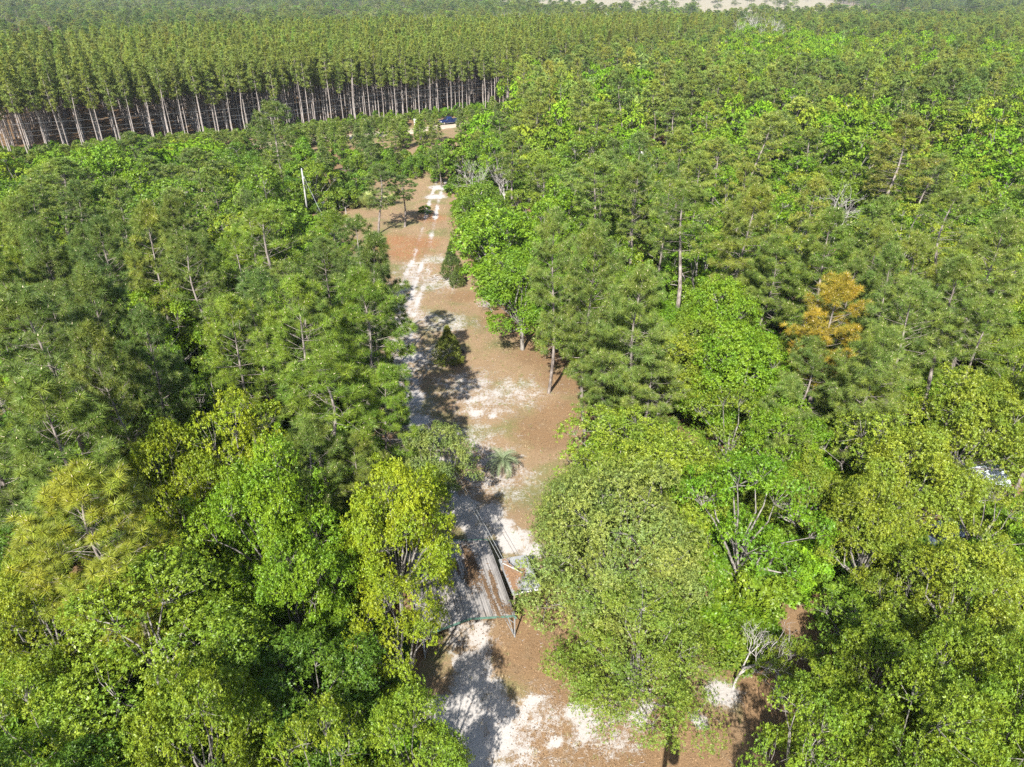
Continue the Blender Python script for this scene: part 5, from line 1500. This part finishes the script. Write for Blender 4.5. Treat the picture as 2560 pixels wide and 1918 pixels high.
# ------------------------------------------------------------------ masses nobody could count: instanced as one object each
def instancer(name, pts, keys, scl, tint, label, cat):
    """pts (n,3); keys prototype names; scl (n,3); tint (n,3)"""
    n = len(pts)
    me = bpy.data.meshes.new(name)
    me.vertices.add(n); me.vertices.foreach_set('co', np.ascontiguousarray(pts, np.float32).ravel())
    r = np.random.default_rng(n)
    def add(nm, typ, key, arr):
        a = me.attributes.new(nm, typ, 'POINT'); a.data.foreach_set(key, np.ascontiguousarray(arr).ravel())
    add('idx', 'INT', 'value', r.integers(0, len(keys), n).astype(np.int32))
    rot = np.zeros((n, 3), np.float32); rot[:, 2] = r.random(n) * 6.283
    add('rot', 'FLOAT_VECTOR', 'vector', rot)
    add('scl', 'FLOAT_VECTOR', 'vector', np.asarray(scl, np.float32))
    col = np.ones((n, 4), np.float32); col[:, :3] = tint
    add('tint', 'FLOAT_COLOR', 'color', col)
    ng = bpy.data.node_groups.new(name + '_scatter', 'GeometryNodeTree')
    ng.interface.new_socket('Geometry', in_out='INPUT', socket_type='NodeSocketGeometry')
    ng.interface.new_socket('Geometry', in_out='OUTPUT', socket_type='NodeSocketGeometry')
    N = ng.nodes
    gi, go = N.new('NodeGroupInput'), N.new('NodeGroupOutput')
    join = N.new('GeometryNodeJoinGeometry')
    for k in reversed(keys):
        tr, cr = REF[k]
        j2 = N.new('GeometryNodeJoinGeometry')
        for ob in (tr, cr):
            if ob is None: continue
            oi = N.new('GeometryNodeObjectInfo'); oi.transform_space = 'ORIGINAL'; oi.inputs['Object'].default_value = ob
            ng.links.new(oi.outputs['Geometry'], j2.inputs[0])
        g2 = N.new('GeometryNodeGeometryToInstance')
        ng.links.new(j2.outputs[0], g2.inputs[0]); ng.links.new(g2.outputs[0], join.inputs[0])
    iop = N.new('GeometryNodeInstanceOnPoints')
    iop.inputs['Pick Instance'].default_value = True
    ng.links.new(gi.outputs[0], iop.inputs['Points']); ng.links.new(join.outputs[0], iop.inputs['Instance'])
    def attr(nm, typ):
        a = N.new('GeometryNodeInputNamedAttribute'); a.data_type = typ; a.inputs['Name'].default_value = nm
        return a.outputs['Attribute']
    ng.links.new(attr('idx', 'INT'), iop.inputs['Instance Index'])
    e2r = N.new('FunctionNodeEulerToRotation'); ng.links.new(attr('rot', 'FLOAT_VECTOR'), e2r.inputs[0])
    ng.links.new(e2r.outputs[0], iop.inputs['Rotation'])
    ng.links.new(attr('scl', 'FLOAT_VECTOR'), iop.inputs['Scale'])
    ng.links.new(iop.outputs[0], go.inputs[0])
    o = link(name, me)
    md = o.modifiers.new('scatter', 'NODES'); md.node_group = ng
    return tag(o, label, cat, kind='stuff')

# objects whose meshes the masses repeat: planted trees and shrubs standing in the scene
REF = {}
def find_refs():
    used = {}
    for p in PLACED:
        for ch in p['o'].children:
            used.setdefault(ch.data.name, ch)
    for k, pr in P.items():
        t = used.get(pr['trunk'].name); c = used.get(pr['crown'].name) if pr['crown'] else None
        if t is not None: REF[k] = (t, c)
# a few understorey shrubs and far trees as individuals
shr = [(-14.6, 62.5, 1.8, 1.5, 'br', 'small rounded green shrub at the left clearing edge under the pines'), (-11.5, 150.5, 2.0, 1.6, 'mg', 'round green shrub in the dry scrub before the road'),
       (7.6, 45.0, 1.9, 1.7, 'br', 'green shrub beside the clearing edge trunk'), (-10.6, 52.5, 1.4, 1.2, 'mg', 'low shrub in shade at the track edge below the pine clump'), (-14.8, 119.5, 1.3, 1.1, 'br', 'small bush beside the white sand at the far bend')]
for i, (x, y, h, rad, c, lab) in enumerate(shr):
    plant('shrub', 'shrub%d' % (i % 3), x, y, h, rad, c, lab)
for i, (k, key, x, y, h, rad, c) in enumerate((('oak', 'oakF0', 62, 165, 12, 5, 'br'), ('oak', 'oakF1', 75, 168, 11, 4.6, 'mg'), ('oak', 'oakF2', 88, 172, 12, 5.2, 'br'), ('oak', 'oakF3', 50, 176, 11, 4.8, 'br'),
                                               ('pine', 'pineF0', 68, 178, 15, 3.6, 'pm'), ('pine', 'pineF1', 81, 184, 15, 3.5, 'pm'), ('pine', 'pineF2', 41, 170, 15, 3.4, 'pg'))):
    plant(k, key, x, y, h, rad, c)
find_refs()

def jitter_tint(r, n, cols, w, js=0.16):
    c = np.array([TINT[k] if isinstance(k, str) else k for k in cols])
    i = r.choice(len(cols), n, p=np.array(w) / sum(w))
    j = 1 + r.normal(size=(n, 1)) * js
    h = 1 + r.normal(size=(n, 3)) * 0.05
    return np.clip(c[i] * j * h, .01, .5)

def masses():
    r = np.random.default_rng(99)
    # rest of the plantation
    n = len(REST)
    sc = np.stack([.85 + .4 * r.random(n), np.zeros(n), .80 + .26 * r.random(n)], 1); sc[:, 1] = sc[:, 0]
    pts = np.column_stack([REST, np.zeros(n)])
    instancer('plantation_forest', pts, ['plant%d' % i for i in range(5)], sc, jitter_tint(r, n, ['pl', 'pg', 'gy'], [6, 2, 2]), 'dense planted pine forest filling the rows behind the plantation front edge', 'forest')
    # mixed wood right of the plantation, out to 480 m
    def scatter(n, xlo, xhi, ylo, yhi, test, cell):
        P_ = np.column_stack([xlo + (xhi - xlo) * r.random(n), ylo + (yhi - ylo) * r.random(n)])
        P_ = P_[test(P_[:, 0], P_[:, 1])]
        seen = {}; keep = []
        for q in P_:
            k = (int(q[0] // cell), int(q[1] // cell))
            if k in seen: continue
            seen[k] = 1; keep.append(q)
        return np.array(keep)
    def right_of_plantation(x, y):
        edge = np.where(y < 233, -6 + (y - 214) * .3, 2 + (y - 233) * 0.61)
        edge = np.where(y > 430, 122 - (y - 430) * 2.5, edge)
        edge = np.where(y < 205, np.where(y < 163, 8, 0), edge)
        return (x > edge + 2) & (np.abs(x) < .745 * (y * .8712 + 14) + 6)
    pts = scatter(26000, -20, 420, 150, 520, right_of_plantation, 5.0)
    pl = np.array([(p['x'], p['y']) for p in PLACED if p['y'] > 135 and p['x'] > -12])
    dd = ((pts[:, None, :] - pl[None, :, :]) ** 2).sum(-1).min(1)
    pts = pts[dd > 16]
    hm = np.hypot(pts[:, 0] - 23.4, pts[:, 1] - 158.5); pts = pts[hm > 8.5]
    x, y = pts[:, 0], pts[:, 1]
    # hardwood bottom to the right-back, planted pines in the far right corner
    pinef = 0.36 + 0.35 * np.sin(x * .05 + .4) * np.sin(y * .045 + 2) - 0.38 * ((y > 230) & (x > 60 + (y - 230) * .3)) + 0.25 * (y < 230)
    block = (y > 330 + (280 - x) * .45) & (x > 150)
    ispine = (r.random(len(pts)) < pinef) | block
    gap = (y > 300) & (y < 345) & (x > 110) & (x < 150)
    ispine &= ~gap
    for nm, sel, keys, base, cols, w, lab in (
            ('mixed_pine_wood', ispine, ['pineF0', 'pineF1', 'pineF2'], (3.2, 15.5), ['pm', 'pl', 'gy', 'pd'], [4, 4, 2, 2], 'far pine wood spreading right of the plantation'),
            ('hardwood_bottom', ~ispine, ['oakF0', 'oakF1', 'oakF2', 'oakF3'], (4.2, 11.5), [(.15,.26,.018), 'br', 'yg', 'mg', 'pa'], [5, 5, 3, 2, 1], 'far bright green hardwoods spreading right of the plantation')):
        q = pts[sel]; n = len(q)
        k0 = P[keys[0]]
        s = base[0] / k0['R'] * (.75 + .5 * r.random(n)); sz = base[1] / k0['H'] * (.8 + .4 * r.random(n))
        instancer(nm, np.column_stack([q, np.zeros(n)]), keys, np.stack([s, s, sz], 1), jitter_tint(r, n, cols, w), lab, 'wood')
        print(nm, n)
    # everything beyond: hazy bottomland woods to the horizon
    out = []
    for (y0, y1, cell, big) in ((300, 700, 6.0, 1.0), (700, 1300, 9.5, 1.45), (1300, 3000, 17.0, 2.4)):
        def beyond(x, y):
            vis = np.abs(x) < .75 * (y * .8712 + 14) + 8
            far_edge = np.where(x < -110, 364 + (x + 110) * 1.25, np.where(x < 62, 364 + (x + 110) * .512, np.where(x < 125, 452, 520)))
            f1 = in_poly(x, y, [(-300, 430), (-245, 430), (-372, 655), (-620, 720)])
            f2 = in_poly(x, y, [(60, 850), (420, 850), (780, 2000), (-120, 2000)])
            f3 = in_poly(x, y, [(-900, 1500), (-300, 1600), (-200, 2300), (-1300, 2300)])
            keep = ~((f1 | f2 | f3) & (r.random(x.shape) < .985))
            return vis & (y > far_edge + 4) & keep
        w = .75 * (y1 * .8712 + 14)
        q = scatter(int((y1 - y0) * 2 * w / cell ** 2 * 1.6), -w, w, y0, y1, beyond, cell)
        out.append(np.column_stack([q, np.full(len(q), big)]))
    q = np.vstack(out); n = len(q)
    # pale scrubby clearings and darker pine patches
    x, y = q[:, 0], q[:, 1]
    patch = np.sin(x * .011 + 1) * np.sin(y * .009 + .5) + .6 * np.sin(x * .027 - y * .017)
    isp = (r.random(n) < .30 + .32 * np.clip(patch, -1, 1)) | ((x > 300) & (r.random(n) < .6))
    small = np.where(patch < -.35, .55, 1.0)
    for nm, sel, keys, base, cols, w, lab in (
            ('distant_pine_wood', isp, ['pineF0', 'pineF1', 'pineF2'], (3.4, 15), ['pd', 'pl', 'pm'], [3, 3, 1], 'distant pines scattered through the woods along the top of the photo'),
            ('distant_hardwood', ~isp, ['oakF0', 'oakF1', 'oakF2', 'oakF3'], (4.0, 9.5), ['mg', 'br', (0.19, .24, .07), (.16, .17, .085), 'yg'], [3, 2, 4, 3, 1], 'distant pale green hardwoods along the top of the photo')):
        s_ = q[sel]; m = len(s_); k0 = P[keys[0]]
        b = s_[:, 2] * small[sel]
        s = base[0] / k0['R'] * (.8 + .5 * r.random(m)) * s_[:, 2]; sz = base[1] / k0['H'] * (.7 + .5 * r.random(m)) * np.where(s_[:, 2] > 1.2, 1.1, 1.0) * small[sel]
        instancer(nm, np.column_stack([s_[:, :2], np.zeros(m)]), keys, np.stack([s, s, sz], 1), jitter_tint(r, m, cols, w), lab, 'wood')
        print(nm, m)
    # pale bare trunks standing in the wet bottom behind the plantation
    bx = np.concatenate([118 + 26 * r.random(70), -60 + 130 * r.random(90)])
    by = np.concatenate([395 + 60 * r.random(70), 470 + 60 * r.random(90)])
    n = len(bx); s = .8 + .5 * r.random(n)
    instancer('bleached_snags', np.column_stack([bx, by, np.zeros(n)]), ['snag', 'bare0', 'twiggy0'], np.stack([s, s, s * 1.35], 1), np.full((n, 3), .3), 'stand of bleached dead trunks in the far wet wood beyond the plantation', 'dead trees')
    # undergrowth below the trees
    U = []
    for _ in range(9000):
        y = 13 + 150 * r.random() ** 1.1; x = (r.random() * 2 - 1) * .76 * (y * .8712 + 14)
        U.append((x, y))
    U = np.array(U)
    ins = in_poly(U[:, 0], U[:, 1], CLEAR)
    ry = np.array([road_y(v) for v in U[:, 0]])
    keep = ~ins & ~((U[:, 0] < 0) & (U[:, 1] > ry - 6)) & (seg_dist(U[:, 0], U[:, 1], CLEAR) > 1.0)
    # open litter under the oaks at lower right
    keep &= ~((U[:, 0] > 11) & (U[:, 0] < 22) & (U[:, 1] < 27) & (r.random(len(U)) < .85))
    for bx_, by_, br_ in BLOCK: keep &= np.hypot(U[:, 0] - bx_, U[:, 1] - by_) > br_ + 1.2
    U = U[keep][:3200]
    # scrub along the shaded front of the plantation
    fx = -118 + 118 * r.random(420); fy = 223 + (fx + 14.6) * .56 - 3 + 11 * r.random(420)
    nf = len(U); fy -= np.interp(fx, [-111, -60, -14], [8, 5, 0])
    U = np.vstack([U, np.column_stack([fx, fy])]); n = len(U)
    s = .7 + 1.0 * r.random(n); s[nf:] *= .6
    instancer('undergrowth', np.column_stack([U, np.zeros(n)]), ['shrub0', 'shrub1', 'shrub2'], np.stack([s, s, s * (.7 + .6 * r.random(n))], 1), jitter_tint(r, n, ['mg', 'br', 'dk', 'yg'], [3, 3, 2, 1]), 'low shrubby undergrowth beneath the forest trees', 'undergrowth')
masses()

# ------------------------------------------------------------------ ground cover in the clearing
def ground_cover():
    r = np.random.default_rng(21)
    # fallen leaves
    n = 42000
    y = 17 + 62 * r.random(n) ** 1.5; x = -12 + 28 * r.random(n)
    lm = spots(x, y, LITTER) + .25; sd = spots(x, y, SAND)
    k = (r.random(n) < np.clip(lm, 0, 1)) & (r.random(n) > sd * .9)
    x, y = x[k], y[k]; n = len(x)
    z = np.array([ground_z(a, b) for a, b in zip(x, y)]) + .012 + .015 * r.random(n)
    pos = np.column_stack([x, y, z]); ax = unit(np.column_stack([r.normal(size=n), r.normal(size=n), r.normal(size=n) * .25])); nr = unit(np.column_stack([r.normal(size=(n, 2)) * .35, np.ones(n)]))
    V = leaf_quads(pos, ax, nr, .07 + .07 * r.random(n), .035 + .03 * r.random(n), .3)
    m = NT('fallen_leaf')
    var = m.n('Attribute', attribute_type='GEOMETRY', attribute_name='var').outputs['Fac']
    m.bsdf(m.mix(var, (0.10, 0.06, 0.034), (0.29, 0.19, 0.105)), 0.8, 0.2)
    tag(link('fallen_leaves', raw_mesh('fallen_leaves', V, 4, [m.m], r.random(n))), 'brown fallen leaves strewn over the clearing floor', 'leaf litter', kind='stuff')
    # dry and green grass tufts
    n = 27000
    y = 20 + 132 * r.random(n) ** 1.0; x = -34 + 48 * r.random(n)
    ins = in_poly(x, y, CLEAR) | ((y > 136) & (x > -24) & (x < -8) & (y < 170))
    k = ins & (r.random(n) > spots(x, y, SAND) * .95) & (np.minimum(np.abs(seg_dist(x, y, TRACK) - .8), 9) > .35) & (r.random(n) > spots(x, y, LITTER) * .7)
    x, y = x[k], y[k]; n = len(x)
    per = 7; i = np.repeat(np.arange(n), per); N = n * per
    z = np.array([ground_z(a, b) for a, b in zip(x, y)])
    hgt = (.10 + .20 * r.random(n) + .35 * ((y > 140) * r.random(n)))[i]
    b = np.column_stack([x[i] + r.normal(size=N) * .06, y[i] + r.normal(size=N) * .06, z[i] - .02])
    dr = unit(np.column_stack([r.normal(size=(N, 2)) * .55, np.ones(N)]))
    w = unit(np.cross(dr, rand_dirs(r, N))) * .014
    V = np.stack([b - w, b + w, b + dr * hgt[:, None]], 1).reshape(-1, 3)
    m = NT('grass_blade')
    var = m.n('Attribute', attribute_type='GEOMETRY', attribute_name='var').outputs['Fac']
    m.bsdf(m.mix(m.ramp(var, .55, .95), m.mix(var, (0.26, 0.19, 0.11), (0.40, 0.31, 0.19)), (0.15, 0.18, 0.05)), 0.7, 0.2)
    tag(link('grass', raw_mesh('grass', V, 3, [m.m], np.repeat(r.random(n), per))), 'short dry grass tufts over the clearing', 'grass', kind='stuff')
ground_cover()

def twigs():
    r = random.Random(9)
    mb = MB()
    n = 0
    while n < 520:
        y = 19 + 75 * r.random() ** 1.4; x = -13 + 24 * r.random()
        if not in_poly(np.array([x]), np.array([y]), CLEAR)[0]: continue
        n += 1
        a = r.random() * 6.28; L = .12 + .45 * r.random() ** 2; z = ground_z(x, y) + .02
        p = Vector((x, y, z)); d = Vector((math.cos(a), math.sin(a), .08 * r.random()))
        m = p + d * L * .5 + Vector((r.gauss(0, .03), r.gauss(0, .03), .01))
        mb.tube([p, m, p + d * L], [.012, .010, .004], 3, cap=False)
        if r.random() < .5: mb.tube([m, m + Vector((r.gauss(0, .12), r.gauss(0, .12), .04))], [.007, .003], 3, cap=False)
    tag(mb.build('twigs', M_DEAD), 'small fallen twigs scattered over the clearing', 'twigs', kind='stuff')
twigs()
print('TRIS', sum(len(m.polygons) * (2 if m.polygons and m.polygons[0].loop_total == 4 else 1) for m in bpy.data.meshes))

# ------------------------------------------------------------------ labels for the filled-in trees: ranked from landmarks
MARKS = [('carport', -2.4, 32), ('utility pole', -33.6, 115.5), ('pickup truck', -17.4, 206), ('yard sign', -26.6, 203), ('mobile home', 23.4, 160), ('hidden dark car', 29.6, 37.6), ('feather palm', -.8, 46),
         ('olive clearing cedar', -6.5, 64.6), ('taller green cedar', -7.9, 88.4), ('orange pine', 24.1, 48.9), ('golden-tufted pine', -19.3, 25.1), ('thin bare-trunked pine', -30.4, 57.5), ('golden-brown pine', 52.9, 102.3),
         ('bleached bare forked tree', 45, 95), ('wide medium oak', -40.5, 87.1), ('pale twiggy tree', -5.2, 118), ('leaning white trunk pine', 23.7, 68.8), ('grey leafless tree', 56.5, 71), ('tall dark limbed pine', -38.1, 118.8),
         ('pale blue car', 27.9, 152.2), ('sand road left end', -100, 152), ('sand road middle', -60, 178), ('clearing far end', -20, 145), ('power line middle', -80, 168), ('bottom left corner', -20, 18), ('bottom right corner', 20, 18)]
GROUPS = {'oak': 'oaks of the surrounding forest', 'pine': 'pines of the surrounding forest', 'young': 'young pines along the sand road'}
def label_all():
    b = {}
    for p in PLACED:
        if p['label'] or p['kind'] == 'plant': continue
        d, nm = min((math.hypot(p['x'] - mx, p['y'] - my), m) for m, mx, my in MARKS)
        b.setdefault((p['kind'], p['tint'], nm), []).append((d, p))
    for (k, t, nm), lst in b.items():
        lst.sort(key=lambda q: q[0])
        for i, (d, p) in enumerate(lst):
            kind = {'oak': 'oak', 'pine': 'pine', 'young': 'young pine'}[k]
            p['o']['label'] = '%s %s, %s of its colour out from the %s' % (WORD[t], kind, ordinal(i + 1), nm)
            p['o']['group'] = GROUPS[k]
label_all()

# ------------------------------------------------------------------ haze over the far woods
def haze():
    o = MB().box((0, 2400, 19.0), (9000, 6400, 40.6)).build('haze')
    m = NT('haze_air')
    v = m.n('VolumePrincipled')
    v.inputs['Color'].default_value = (0.80, 0.88, 1.0, 1)
    v.inputs['Density'].default_value = 0.00010
    v.inputs['Anisotropy'].default_value = 0.2
    m.l(v.outputs[0], m.out.inputs['Volume'])
    o.data.materials.append(m.m)
    tag(o, 'thin pale haze in the air over the distant woods', 'haze', kind='stuff')
if HAZE: haze()
